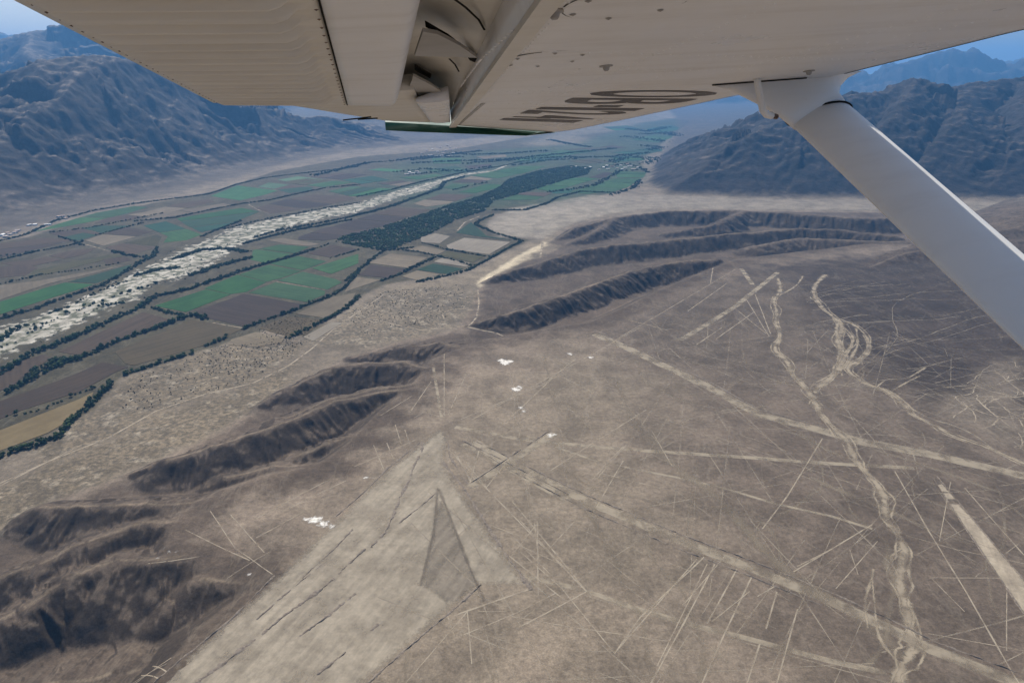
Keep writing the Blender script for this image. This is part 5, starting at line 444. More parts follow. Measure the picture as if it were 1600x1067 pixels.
# braided rills on the dark slope and countless faint old tracks on the plain: each too fine to pick apart, one sheet of strips each
def strip_stuff(name, lines, wd, lift, mat, lab):
    Vs, Fs, Us = [], [], []; b = 0
    for i_, l_ in enumerate(lines):
        me_, o0 = strip_mesh(name, l_, wd * rng.uniform(.6, 1.5), lift + .0002 * i_, .3, (-1, 0, 1), seed=900 + i_)
        v = np.empty(len(me_.vertices) * 3, np.float32); me_.vertices.foreach_get('co', v); v = v.reshape(-1, 3) + o0; n_ = len(l_)
        f_ = np.empty(len(me_.loops), np.int32); me_.loops.foreach_get('vertex_index', f_); u_ = np.empty(len(me_.loops) * 2, np.float32); me_.uv_layers[0].data.foreach_get('uv', u_)
        Vs.append(v); Fs.append(f_.reshape(-1, 4) + b); Us.append(u_); b += len(v); bpy.data.meshes.remove(me_)
    V_ = np.concatenate(Vs); o0 = V_.mean(0); me_ = np_mesh(name, V_ - o0, np.concatenate(Fs)); me_.uv_layers.new(name='UVMap').data.foreach_set('uv', np.concatenate(Us)); o = link(name, me_, mat); o.location = o0; tag(o, lab, kind='stuff')
def wander(p, a, n, st_, turn, poly):
    out = [p]
    for _ in range(n):
        a += rng.gauss(0, turn); p = (p[0] + st_ * math.cos(a), p[1] + st_ * math.sin(a))
        if poly and not inside(np.array([p[0]]), np.array([p[1]]), poly)[0]: break
        out.append(p)
    return out
def spot(poly):
    xs = [p[0] for p in poly]; ys = [p[1] for p in poly]
    while True:
        p = (rng.uniform(min(xs), max(xs)), rng.uniform(min(ys), max(ys)))
        if inside(np.array([p[0]]), np.array([p[1]]), poly)[0]: return p
ril = [wander(spot(RILLS[0]), RAD(rng.uniform(225, 245)), rng.randint(14, 40), 5, .22, RILLS[0]) for _ in range(30)]; strip_stuff('braided_rills', [l_ for l_ in ril if len(l_) > 5], 1.9, .10, MS['road'], 'pale braided rills on the dark stony slope')
ril = [wander(spot(RILLS[1]), RAD(rng.uniform(192, 204)), rng.randint(30, 90), 7, .05, RILLS[1]) for _ in range(34)]; strip_stuff('slope_rills', [l_ for l_ in ril if len(l_) > 8], 1.8, .06, MS['track'], 'faint rills combed across the dark stony slope')
PL = [[-150, 380], [-60, 900], [60, 1150], [300, 1300], [700, 1250], [900, 900], [700, 520], [300, 360]]; trk = []
for _ in range(260):
    p = spot(PL); a = RAD(rng.choice([20, 35, 110, 125, 150, 75]) + rng.gauss(0, 16)); trk.append(wander(p, a, rng.randint(12, 80), 6, .0025, PL))
strip_stuff('faint_tracks', [l_ for l_ in trk if len(l_) > 6], 1.2, .03, MS['track'], 'countless faint old tracks crossing the desert plain')
chn = [wander(spot(PL), RAD(rng.gauss(285, 18)), rng.randint(30, 90), 6, .13, PL) for _ in range(16)]
strip_stuff('faint_channels', [l_ for l_ in chn if len(l_) > 10], 5.5, .02, MS['faint'], 'faint shallow drainage threads on the desert plain')
# ------------------------------------------------------------------ cleared polygons
def poly_sheet(name, pts, step, lift):
    n = len(pts); vs_ = [Vector(p) for p in pts]; xs = [p[0] for p in pts]; ys = [p[1] for p in pts]
    q = resample(list(map(tuple, pts)) + [tuple(pts[0])], step)[:-1]; ed = len(q)
    X, Y = np.meshgrid(np.arange(min(xs), max(xs), step), np.arange(min(ys), max(ys), step)); X = X.ravel() + NR.normal(size=X.size) * step * .15; Y = Y.ravel() + NR.normal(size=Y.size) * step * .15
    m = inside(X, Y, pts) & (poly_d(X, Y, pts, True) > step * .5); allp = [Vector(p) for p in q] + [Vector(p) for p in zip(X[m], Y[m])]
    r = delaunay_2d_cdt(allp, [(i, (i + 1) % ed) for i in range(ed)], [], 1, 1e-4)
    A = np.array([(v.x, v.y) for v in r[0]]); zz = hz_at(A[:, 0], A[:, 1]) + lift; o0 = np.array([A[:, 0].mean(), A[:, 1].mean(), 0])
    me = bpy.data.meshes.new(name); me.from_pydata((np.column_stack([A, zz]) - o0).tolist(), [], [list(f_) for f_ in r[2]])
    d = poly_d(A[:, 0], A[:, 1], pts, True); a_ = me.attributes.new('edge', 'FLOAT', 'POINT'); a_.data.foreach_set('value', d.astype(np.float32))
    for p in me.polygons: p.use_smooth = True
    return me, o0
def poly_mat(name, c1, c2, opac, soft):
    c1, c2 = [(v[0] * .95, v[1] * .93, v[2] * .90) for v in (c1, c2)]
    q = NT(name); e = q.attr('edge'); nn = q.noise(5, 5, .65); tip_, bas_ = POLYS[0][1][-1], POLYS[0][1][7]; mp_ = q.n('ShaderNodeMapping', vector_type='TEXTURE'); mp_.inputs['Rotation'].default_value = (0, 0, math.atan2(tip_[1] - bas_[1], tip_[0] - bas_[0])); mp_.inputs['Scale'].default_value = (9, 1, 1); q.l(q.pos(), mp_.inputs[0]); n2_ = q.noise(38, 5, .65); n4 = q.noise(9, 5, .68, mp_.outputs[0])
    al = q.math('MULTIPLY', q.ramp(q.math('ADD', e, q.math('MULTIPLY', q.math('SUBTRACT', nn, .5), soft * 1.5)), -.4, soft), q.ramp(n2_, .3, .62, opac * .55, opac))
    q.color(q.scale(q.mixc(q.ramp(n4, .36, .64), c1, c2), q.ramp(q.noise(7, 4, .75), .3, .7, .86, 1.12))); q.l(al, q.b.inputs['Alpha']); q.bump(nn, .4, .5); return q.m
PM = {'great': (poly_mat('cleared_ground', (.295, .26, .207), (.375, .332, .265), .88, 11), 'great pale trapezoid cleared across the plain, narrowing towards the valley spurs', .045), 'inner': (poly_mat('darker_stony_ground', (.19, .165, .133), (.27, .236, .19), .85, 7), 'darker stony triangle left standing inside the great trapezoid', .058), 'wedge': (poly_mat('cleared_wedge', (.32, .275, .215), (.42, .365, .285), .95, 2), 'long narrow pale wedge widening away from the winding washes', .05)}
for k, pts in POLYS:
    m, lab, lf = PM[k]; me, o0 = poly_sheet('geoglyph_area', pts, 7, lf); o = link('geoglyph_area', me, m); o.location = o0; tag(o, lab, 'geoglyph')
wm = NT('bright_white'); wnz = wm.noise(3, 5, .7); we = wm.attr('edge'); wm.color(wm.mixc(wm.ramp(wnz, .35, .65), (.52, .49, .43), (.76, .73, .68)))
wm.l(wm.ramp(wm.math('ADD', we, wm.math('MULTIPLY', wm.math('SUBTRACT', wnz, .5)  , 9.)), -.5, 4.5), wm.b.inputs['Alpha'])
for i, (p, r) in enumerate(WHITE):  # irregular bright white patches with broken edges
    pts = []
    for j in range(14):
        a = j / 14 * 2 * math.pi; q = r * rng.uniform(.55, 1.25); pts.append((p[0] + q * math.cos(a), p[1] + q * 1.0 * math.sin(a)))
    me, o0 = poly_sheet('white_patch', pts, max(1.2, r / 5), .16 + .002 * i); o = link('white_patch', me, wm.m); o.location = o0
    tag(o, 'small irregular patch of bright white on the plain', 'white patch', 'bright white patches on the plain')

# ------------------------------------------------------------------ river bed
def even(pts, n):
    P_ = np.array(pts); s_ = np.concatenate([[0], np.cumsum(np.hypot(*np.diff(P_, axis=0).T))]); u = np.linspace(0, s_[-1], n); return np.column_stack([np.interp(u, s_, P_[:, 0]), np.interp(u, s_, P_[:, 1])])
Au, Al = even(RIVER[0], 260), even(RIVER[1], 260); V = []; U = []
cols = np.linspace(0, 1, 9)
for ci in cols:
    q = Au * (1 - ci) + Al * ci; V.append(np.column_stack([q, np.full(260, VZ + .2)])); U.append(np.column_stack([np.arange(260) * 10., np.full(260, ci * 2 - 1)]))
V = np.stack(V, 1).reshape(-1, 3); U = np.stack(U, 1).reshape(-1, 2); i = (np.arange(259)[:, None] * 9 + np.arange(8)[None]).ravel(); Fq = np.stack([i, i + 9, i + 10, i + 1], 1)
e1 = V[Fq[0, 1]] - V[Fq[0, 0]]; e2 = V[Fq[0, 2]] - V[Fq[0, 0]]
if np.cross(e1, e2)[2] < 0: Fq = Fq[:, ::-1]
V[:, 2] += (NR.normal(size=len(V)) * .06)
me = np_mesh('river_bed', V, Fq); uvl = me.uv_layers.new(name='UVMap'); uvl.data.foreach_set('uv', U[Fq.ravel()].astype(np.float32).ravel())
q = NT('river_sand'); uv = q.n('ShaderNodeUVMap').outputs[0]; sp = q.n('ShaderNodeSeparateXYZ'); q.l(uv, sp.inputs[0])
cm = q.n('ShaderNodeCombineXYZ'); q.l(q.math('MULTIPLY', sp.outputs[0], .16), cm.inputs[0]); q.l(q.math('MULTIPLY', sp.outputs[1], 40.), cm.inputs[1])
a1 = q.noise(14, 6, .65, cm.outputs[0], .8); a2 = q.noise(22, 6, .65); a3 = q.noise(4, 4, .7)
cc = q.mixc(q.ramp(a1, .38, .6), (.27, .25, .205), (.46, .43, .365)); cc = q.mixc(q.ramp(a2, .44, .56, 0, .9), cc, (.085, .09, .052)); cc = q.scale(cc, q.ramp(a3, .3, .7, .85, 1.12)); q.color(cc)
q.l(q.ramp(q.math('ADD', q.math('ABSOLUTE', sp.outputs[1]), q.math('MULTIPLY', q.math('SUBTRACT', a2, .5), 1.8)), .55, .85, 1, 0), q.b.inputs['Alpha']); q.bump(a3, .5, .8)
tag(link('river_bed', me, q.m), 'pale sandy dry river bed through the farmland', kind='structure')

# ------------------------------------------------------------------ trees
def leaf_mat(name, c1, c2):
    q = NT(name); nn = q.noise(1.6, 3, .6); rnd = q.n('ShaderNodeObjectInfo').outputs['Random']; big_ = q.noise(28, 2, .5)
    q.color(q.scale(q.mixc(q.ramp(nn, .35, .65), c1, c2), q.math('MULTIPLY', q.ramp(rnd, 0, 1, .75, 1.25), q.ramp(big_, .3, .7, .75, 1.3)))); q.b.inputs['Roughness'].default_value = .8; return q.m
LEAF = leaf_mat('foliage', (.030, .050, .014), (.072, .105, .032)); DRY = leaf_mat('dry_foliage', (.045, .045, .026), (.085, .078, .046))
bk = NT('bark'); bk.color(bk.mixc(bk.noise(.4, 4), (.07, .05, .035), (.14, .11, .08)))
def crown_arr(nl, size, rg_, core=True):
    """leaf clumps spread through an uneven crown about 1 unit in radius"""
    V, Fc = [], []
    lobes = [(Vector((rg_.uniform(-.45, .45), rg_.uniform(-.45, .45), rg_.uniform(.55, 1.15))), rg_.uniform(.38, .62)) for _ in range(6)]
    for i in range(nl):
        c_, r_ = lobes[i % 6]; d = Vector((rg_.gauss(0, 1), rg_.gauss(0, 1), rg_.gauss(0, 1) * .8)).normalized(); p = c_ + d * r_ * rg_.uniform(.6, 1.05); p.z = max(p.z, .22)
        a = Vector((rg_.gauss(0, 1), rg_.gauss(0, 1), rg_.gauss(0, 1))); t1 = d.cross(a).normalized(); t2 = (d.cross(t1) + d * rg_.uniform(-.5, .5)).normalized(); s = size * rg_.uniform(.6, 1.3)
        b = len(V); V += [p - t1 * s - t2 * s * .6, p + t1 * s - t2 * s * .7, p + t1 * s * .5 + t2 * s, p - t1 * s * .7 + t2 * s * .7]; Fc += [(b, b + 1, b + 2), (b, b + 2, b + 3)]
    if core:
        bmx = bmesh.new()
        for c_, r_ in lobes[:4]:
            bmesh.ops.create_icosphere(bmx, subdivisions=1, radius=r_ * .72, matrix=Matrix.Translation(c_))
        for v in bmx.verts: v.co += Vector((rg_.gauss(0, .05), rg_.gauss(0, .05), rg_.gauss(0, .05)))
        bmx.verts.index_update(); b = len(V); V += [v.co.copy() for v in bmx.verts]; Fc += [tuple(b + v.index for v in f_.verts) for f_ in bmx.faces]; bmx.free()
    return np.array([tuple(v) for v in V]), np.array(Fc, np.int32)
def trunk_mesh(rg_):
    bmx = bmesh.new()
    def tube(p0, p1, r0, r1):
        m = Matrix.Translation((p0 + p1) / 2) @ (p1 - p0).to_track_quat('Z', 'Y').to_matrix().to_4x4(); bmesh.ops.create_cone(bmx, segments=6, radius1=r0, radius2=r1, depth=(p1 - p0).length, matrix=m)
    tp = Vector((rg_.uniform(-.06, .06), rg_.uniform(-.06, .06), .5)); tube(Vector((0, 0, -.08)), tp, .085, .06)
    for _ in range(3):
        e = tp + Vector((rg_.uniform(-.4, .4), rg_.uniform(-.4, .4), rg_.uniform(.25, .45))); tube(tp, e, .05, .02)
    me_ = bpy.data.meshes.new('trunk'); bmx.to_mesh(me_); bmx.free(); me_.materials.append(bk.m); return me_
protos = []
for k in range(5):
    rg_ = random.Random(100 + k); v, f_ = crown_arr(170, .13, rg_); me = np_mesh('crown', v, f_, False); me.materials.append(LEAF); protos.append((me, trunk_mesh(rg_)))
dprotos = [(lambda m: (m.materials.clear(), m.materials.append(DRY), m)[2])(p[0].copy()) for p in protos[:2]]
lows = [crown_arr(26, .27, random.Random(200 + k)) for k in range(3)]
spots = []      # x, y, crown radius, label key, dry
for k, pts, hw, spc in ROWS:
    for x, y in resample(pts, spc * .8):
        q = 4 if hw > 11 else 2 if hw > 5 else 1
        for _ in range(q):
            if rng.random() < (.4 if k == 'far' else .10): continue
            jt = hw * (1.0 if k == 'far' else .42); spots.append((x + rng.gauss(0, jt), y + rng.gauss(0, jt), rng.uniform(2.0, 5.2) * (1.15 if hw > 7 else 1) * (1.25 if k == 'far' else 1), k, 0))
for pts in WOODS:
    xs = [p[0] for p in pts]; ys = [p[1] for p in pts]; A_ = (max(xs) - min(xs)) * (max(ys) - min(ys)); n = int(A_ / 48)
    X = NR.uniform(min(xs), max(xs), n); Y = NR.uniform(min(ys), max(ys), n); m = inside(X, Y, pts)
    gap = fbm(X / 60, Y / 60, 5, 3)
    for x, y, g_ in zip(X[m], Y[m], gap[m]):
        if g_ > -.32: spots.append((float(x), float(y), rng.uniform(3.2, 5.8), 'wood', 0))
for bi, pts in enumerate(BUSH):
    xs = [p[0] for p in pts]; ys = [p[1] for p in pts]; n = int((max(xs) - min(xs)) * (max(ys) - min(ys)) / (150 if bi != 1 else 70))
    X = NR.uniform(min(xs), max(xs), n); Y = NR.uniform(min(ys), max(ys), n); m = inside(X, Y, pts)
    for x, y in zip(X[m], Y[m]): spots.append((float(x), float(y), rng.uniform(.6, 1.7), 'bush', 1))
rp = [tuple(p) for p in RIVER[0]] + [tuple(p) for p in RIVER[1][::-1]]
for _ in range(420):
    p = spot(rp)
    if p[1] < 3300 and perlin(np.array([p[0] / 45]), np.array([p[1] / 45]), 8)[0] > -.05: spots.append((p[0], p[1], rng.uniform(1.2, 3.2), 'the sandy river islands', 0))
def shown(s):
    a = math.degrees(math.atan2(s[0], s[1])); X = s[0]; Yc = s[1] * math.cos(RAD(21.3)) + 490 * math.sin(RAD(21.3)); return abs(X / Yc) < .75
order = sorted([s for s in spots if s[3] not in ('bush', 'far') and shown(s)], key=lambda s: -s[2] / math.hypot(s[0], s[1], 490))
near = order[:300]; ns = set(map(id, near))
for i, s in enumerate(near):
    k = i % 5; zz = float(hz_at(s[0], s[1])); t_ = empty('tree', (s[0], s[1], zz)); t_.rotation_euler.z = rng.uniform(0, 6.28); hgt_ = rng.uniform(.9, 1.25); t_.scale = (s[2], s[2], s[2] * hgt_)
    link('crown', protos[k][0], None, t_); link('trunk', protos[k][1], None, t_)
    where = 'the wood in mid valley' if s[3] == 'wood' else s[3]
    tag(t_, 'dark green leafy tree growing in ' + where if where.startswith(('the hedge', 'the wood', 'the long', 'the field')) else 'dark green leafy tree growing on ' + where, 'tree', 'trees of ' + where)
def joined(name, ss, mat, lab):
    Vs, Fs = [], []; b = 0
    for s in ss:
        v, f_ = lows[rng.randrange(3)]; a = rng.uniform(0, 6.28); ca, sa = math.cos(a), math.sin(a); zz = float(hz_at(s[0], s[1]))
        w_ = np.column_stack([(v[:, 0] * ca - v[:, 1] * sa) * s[2] + s[0], (v[:, 0] * sa + v[:, 1] * ca) * s[2] + s[1], (v[:, 2] - .3) * s[2] * rng.uniform(.8, 1.2) + zz])
        Vs.append(w_); Fs.append(f_ + b); b += len(v)
    V_ = np.concatenate(Vs); o0 = np.array([V_[:, 0].mean(), V_[:, 1].mean(), VZ]); me = np_mesh(name, V_ - o0, np.concatenate(Fs), False); o = link(name, me, mat); o.location = o0; tag(o, lab, kind='stuff')
joined('woodland', [s for s in spots if id(s) not in ns and s[3] == 'wood'], LEAF, 'dense dark green wood in the middle of the valley')
joined('hedgerow_trees', [s for s in spots if id(s) not in ns and s[3] not in ('wood', 'bush')], LEAF, 'many dark green trees and hedges dividing the far fields')
joined('scrub_bushes', [s for s in spots if s[3] == 'bush'], DRY, 'small dry bushes scattered over the scrubland')

# ------------------------------------------------------------------ houses
wl_ = NT('painted_adobe'); rnd = wl_.n('ShaderNodeObjectInfo').outputs['Random']; wl_.color(wl_.mixc(wl_.ramp(rnd, .3, .8), (.72, .69, .64), (.48, .40, .33)))
rf_ = NT('tin_roof'); rnd = rf_.n('ShaderNodeObjectInfo').outputs['Random']; rf_.color(rf_.mixc(rf_.ramp(rnd, .2, .9), (.70, .69, .67), (.40, .30, .25)))
dk_ = NT('dark_opening'); dk_.color(dk_.mixc(.5, (.05, .045, .04), (.07, .06, .05)))
def box_mesh(name, bxs):
    V, Fc = [], []
    for (x0, y0, z0, x1, y1, z1) in bxs:
        b = len(V); V += [(x0, y0, z0), (x1, y0, z0), (x1, y1, z0), (x0, y1, z0), (x0, y0, z1), (x1, y0, z1), (x1, y1, z1), (x0, y1, z1)]
        Fc += [[b + q for q in f_] for f_ in ((0, 3, 2, 1), (4, 5, 6, 7), (0, 1, 5, 4), (1, 2, 6, 5), (2, 3, 7, 6), (3, 0, 4, 7))]
    me_ = bpy.data.meshes.new(name); me_.from_pydata(V, [], Fc); return me_
def gable(name):
    V = [(-1.08, -1.1, .98), (1.08, -1.1, .98), (1.08, 1.1, .98), (-1.08, 1.1, .98), (-1.08, 0, 1.4), (1.08, 0, 1.4)]
    me_ = bpy.data.meshes.new(name); me_.from_pydata(V, [], [(0, 1, 5, 4), (2, 3, 4, 5), (0, 4, 3), (1, 2, 5), (0, 3, 2, 1)]); return me_
HW = [box_mesh('wall', [(-1, -1, -.1, 1, 1, 1)]), box_mesh('wall', [(-1, -1, -.1, 1, .2, 1), (-1, .2, -.1, .1, 1.2, .8)])]
HR = [gable('roof'), box_mesh('roof', [(-1.05, -1.05, 1.002, 1.05, 1.05, 1.08)])]
HD = box_mesh('door', [(-.18, -1.03, 0, .18, -1.004, .7)]); HWn = box_mesh('window', [(.45, -1.03, .4, .75, -1.004, .75)])
for m_ in HW: m_.materials.append(wl_.m)
for m_ in HR: m_.materials.append(rf_.m)
HD.materials.append(dk_.m); HWn.materials.append(dk_.m)
for k, *pp in HOUSES:
    for j, p in enumerate(pp):
        far_ = math.hypot(*p) / 1000; o = empty('house', (p[0], p[1], float(hz_at(p[0], p[1])) + .1)); o.rotation_euler.z = rng.uniform(-.5, .5) + (1.57 if rng.random() < .3 else 0)
        o.scale = (rng.uniform(5, 11) * (.6 + far_ * .16), rng.uniform(4, 6) * (.7 + far_ * .12), rng.uniform(3.4, 5))
        link('wall', HW[j % 2], None, o); link('roof', HR[(j // 2) % 2 if j % 2 == 0 else 1], None, o); link('door', HD, None, o); link('window', HWn, None, o)
        tag(o, 'small pale house with light roof in ' + k, 'house', 'houses of ' + k)

# ------------------------------------------------------------------ the aircraft (points are metres from the cabin eye point)
EYE = Vector((0, 0, CAM_H)); up = Vector(UPN).normalized(); span = Vector(SPAN).normalized(); chord = Vector(CHORD).normalized()
plane = empty('airplane', EYE + Vector((.4, 1.2, -.6))); ORG = plane.location.copy()
tag(plane, 'white high-wing light aircraft seen from its cabin, wing underside and strut', 'airplane')
def vec(p): return Vector(p) + EYE - ORG
class Patch:
    def __init__(s, c_): s.c = [vec(p) for p in c_]
    def at(s, a, b, lift=0.): A0, A1, B0, B1 = s.c; return (A0.lerp(A1, a)).lerp(B0.lerp(B1, a), b) if lift == 0 else (A0 * (1 - a) + A1 * a) * (1 - b) + (B0 * (1 - a) + B1 * a) * b + up * lift
    def p(s, a, b, lift=0.): A0, A1, B0, B1 = s.c; return (A0 * (1 - a) + A1 * a) * (1 - b) + (B0 * (1 - a) + B1 * a) * b + up * lift
wing = Patch(WING); flap = Patch(FLAP); ail = Patch(AIL); ail2 = Patch(AIL2)
def paint(name, c1, c2, dirt=.5, rough=.32, streak=chord):
    q = NT(name); tc = q.n('ShaderNodeTexCoord').outputs['Object']
    # streaks run with the airflow, along the chord
    m = Matrix((streak, span, up)).to_4x4()
    dots_ = []
    for ax, sc_ in ((streak, .10), (span, 1.), (up, 1.)):
        d = q.n('ShaderNodeVectorMath', operation='DOT_PRODUCT'); q.l(tc, d.inputs[0]); d.inputs[1].default_value = ax; dots_.append(q.math('MULTIPLY', d.outputs['Value'], sc_))
    cb = q.n('ShaderNodeCombineXYZ')
    for i_, d in enumerate(dots_): q.l(d, cb.inputs[i_])
    s1 = q.noise(.06, 6, .65, cb.outputs[0]); s2 = q.noise(.35, 5, .6, tc); s3 = q.noise(.025, 4, .7, tc)
    f_ = q.math('ADD', q.math('MULTIPLY', q.ramp(s1, .45, .75), .6), q.math('MULTIPLY', q.ramp(s2, .45, .75), .4))
    cc = q.mixc(q.math('MULTIPLY', f_, dirt), c1, c2); cc = q.mixc(q.ramp(s3, .68, .76, 0, .35 * dirt), cc, (.25, .2, .16)); q.color(cc)
    q.b.inputs['Specular IOR Level'].default_value = .5; q.l(q.ramp(s2, .3, .7, rough * .8, rough * 1.5), q.b.inputs['Roughness']); q.bump(s2, .05, .02); return q.m
WHITE_P = paint('white_paint', (.88, .89, .90), (.58, .56, .52), .55); CREAM = paint('cream_paint', (.73, .71, .645), (.50, .47, .41), .55, .4); GREEN = paint('green_paint', (.012, .085, .055), (.02, .06, .04), .5, .35); STRUT_P = paint('strut_paint', (.86, .84, .80), (.64, .60, .54), .35, .38)
GREY_L = paint('registration_paint', (.085, .085, .098), (.16, .155, .16), .5, .45); BARE = paint('bare_metal', (.36, .35, .33), (.22, .21, .20), .5, .4)
BLACK = NT('black_gap'); BLACK.color(BLACK.mixc(.5, (.012, .011, .011), (.02, .02, .018))); BLACK = BLACK.m
RUST = NT('rusty_metal'); RUST.color(RUST.mixc(RUST.ramp(RUST.noise(.01, 4), .35, .65), (.10, .05, .035), (.24, .20, .17))); RUST.b.inputs['Metallic'].default_value = .4; RUST.b.inputs['Roughness'].default_value = .6; RUST = RUST.m
def pm(name, V, Fc, mat, parent=None, smooth_=False):
    me_ = bpy.data.meshes.new(name); me_.from_pydata([tuple(v) for v in V], [], Fc); me_.update()
    bmx = bmesh.new(); bmx.from_mesh(me_); bmesh.ops.recalc_face_normals(bmx, faces=bmx.faces); bmx.to_mesh(me_); bmx.free()
    for p in me_.polygons: p.use_smooth = smooth_
    return link(name, me_, mat, parent or plane)
def shell(name, low, uppr, mat, parent=None, sm=True):
    """closed body from two matching grids (rows x cols)"""
    n, m = len(low), len(low[0]); V = [p for r in low for p in r] + [p for r in uppr for p in r]; o_ = n * m; Fc = []
    for i_ in range(n - 1):
        for j_ in range(m - 1):
            a = i_ * m + j_; Fc += [(a, a + 1, a + m + 1, a + m), (a + o_, a + m + o_, a + m + 1 + o_, a + 1 + o_)]
    rim = [(i_ * m, (i_ + 1) * m) for i_ in range(n - 1)] + [((n - 1) * m + j_, (n - 1) * m + j_ + 1) for j_ in range(m - 1)] + [((i_ + 1) * m + m - 1, i_ * m + m - 1) for i_ in range(n - 2, -1, -1)] + [(j_ + 1, j_) for j_ in range(m - 2, -1, -1)]
    for a, b in rim: Fc.append((a, b, b + o_, a + o_))
    return pm(name, V, Fc, mat, parent, sm)
# wing box with leading edge
le_a = [q[0] for q in WF['le']]; le_b = [q[1] for q in WF['le']]; od = np.argsort(le_a); le_a = np.array(le_a)[od]; le_b = np.array(le_b)[od]
def lead(a): return float(np.interp(a, le_a, le_b))
AS = list(np.linspace(-.30, 1.0, 40)); low, uppr = [], []
for a in AS:
    e = lead(a); r1, r2 = [], []
    for b in list(np.linspace(0, .94, 16)) + [.96, .975, .985, .993, 1.0]:
        ths = .16 * (1 - .35 * max(a, 0)); nose = max(0, (b - .94) / .06)
        r1.append(wing.p(a, b * e, .0 + .012 * nose ** 3)); r2.append(wing.p(a, b * e, .012 * nose ** 3 + .004 + ths * (math.sqrt(max(0, 1 - b)) * (.35 + .65 * b) * 1.55 if b < 1 else 0.0) + (.035 * (1 - b))))
    low.append(r1); uppr.append(r2)
wing_o = shell('wing_panel', low, uppr, WHITE_P)
# leading edge seam and lap strip
def ribbon(name, pts, wd, mat, parent, lift=-.0015, thick=.002, P_=wing, cham=True):
    """narrow strip lying against a skin; pts in patch coordinates"""
    V, Fc = [], []; q = [P_.p(a, b, lift) for a, b in pts]; n = len(q)
    for i_, p in enumerate(q):
        d = (q[min(i_ + 1, n - 1)] - q[max(i_ - 1, 0)]).normalized(); s_ = d.cross(up).normalized() * wd / 2
        V += [p - s_, p + s_, p + s_ - up * thick, p - s_ - up * thick]
    for i_ in range(n - 1):
        a = i_ * 4
        for k in range(4): Fc.append((a + k, a + (k + 1) % 4, a + 4 + (k + 1) % 4, a + 4 + k))
    Fc += [(0, 1, 2, 3), ((n - 1) * 4, (n - 1) * 4 + 1, (n - 1) * 4 + 2, (n - 1) * 4 + 3)]
    return pm(name, V, Fc, mat, parent)
ribbon('skin_seam', [(a, lead(a) * (.955 + .012 * a)) for a in np.linspace(-.2, .24, 16)], .004, BLACK, wing_o, -.0005, .0008)
ribbon('skin_seam', [(a, lead(a) * .962) for a in np.linspace(.35, .98, 12)], .003, BARE, wing_o, -.0005, .0008)
ribbon('trailing_lip', [(a, .012) for a in np.linspace(-.3, 1., 20)], .03, CREAM, wing_o, -.001, .010)
ribbon('access_strip', [(a, .08 - .02 * a) for a in np.linspace(.55, .98, 8)], .012, BARE, wing_o, -.0005, .001)
# rivets
def rivets(rows, P_, parent, mat, r=.0036, sp=.026):
    V, Fc = [], []
    for (a0, b0), (a1, b1) in rows:
        p0, p1 = P_.p(a0, b0), P_.p(a1, b1); n = max(2, int((p1 - p0).length / sp))
        for i_ in range(n + 1):
            t_ = i_ / n; c_ = P_.p(a0 + (a1 - a0) * t_, b0 + (b1 - b0) * t_, 0); b = len(V); V += [c_ + chord * r, c_ + span * r, c_ - chord * r, c_ - span * r, c_ - up * r * .55]; Fc += [(b, b + 1, b + 4), (b + 1, b + 2, b + 4), (b + 2, b + 3, b + 4), (b + 3, b, b + 4)]
    o = pm('rivets', V, Fc, mat, parent); o['kind'] = 'stuff'; return o
rows = [[tuple(q[0]), tuple(q[1])] for q in WF['rivrows'] if max(abs(q[0][1]), abs(q[1][1])) < .99] + [[(a, .05), (a, .93)] for a in (.15, .42, .55, .68, .80, .91)] + [[(-.2, .93), (.24, .93)], [(-.25, .04), (.98, .04)], [(-.25, .30), (.98, .30)], [(-.25, .62), (.22, .62)]]
rivets(rows, wing, wing_o, WHITE_P)
# inspection covers
for c4 in WF['covers']:
    (ca_, cb_) = (sum(q[0] for q in c4) / 4, sum(q[1] for q in c4) / 4); c_ = wing.p(ca_, cb_)
    V, Fc = [], []; N = 40; r = .085
    for k in range(N):
        th = 2 * math.pi * k / N; d = chord * math.cos(th) + span * math.sin(th)
        V += [c_ + d * r - up * .0005, c_ + d * (r - .003) - up * .0022]
    for k in range(N): a, b = 2 * k, 2 * ((k + 1) % N); Fc.append((a, b, b + 1, a + 1))
    Fc.append([2 * k + 1 for k in range(N)]); cv = pm('inspection_cover', V, Fc, WHITE_P, wing_o)
    V, Fc = [], []
    for k in range(N):
        th = 2 * math.pi * k / N; d = chord * math.cos(th) + span * math.sin(th); V += [c_ + d * (r + .0015) - up * .0006, c_ + d * (r - .0005) - up * .0009]
    for k in range(N):
        if k % 10 < 8: a, b = 2 * k, 2 * ((k + 1) % N); Fc.append((a, b, b + 1, a + 1))
    pm('cover_gap', V, Fc, BLACK, cv)
    for k in range(6):
        th = 2 * math.pi * (k + .5) / 6; s_ = c_ + (chord * math.cos(th) + span * math.sin(th)) * (r - .012) - up * .003; V = [s_ + chord * .005 * math.cos(q * 1.047) + span * .005 * math.sin(q * 1.047) for q in range(6)] + [s_ - up * .002]
        pm('screw', V, [(q, (q + 1) % 6, 6) for q in range(6)] + [list(range(6))], BARE, cv)
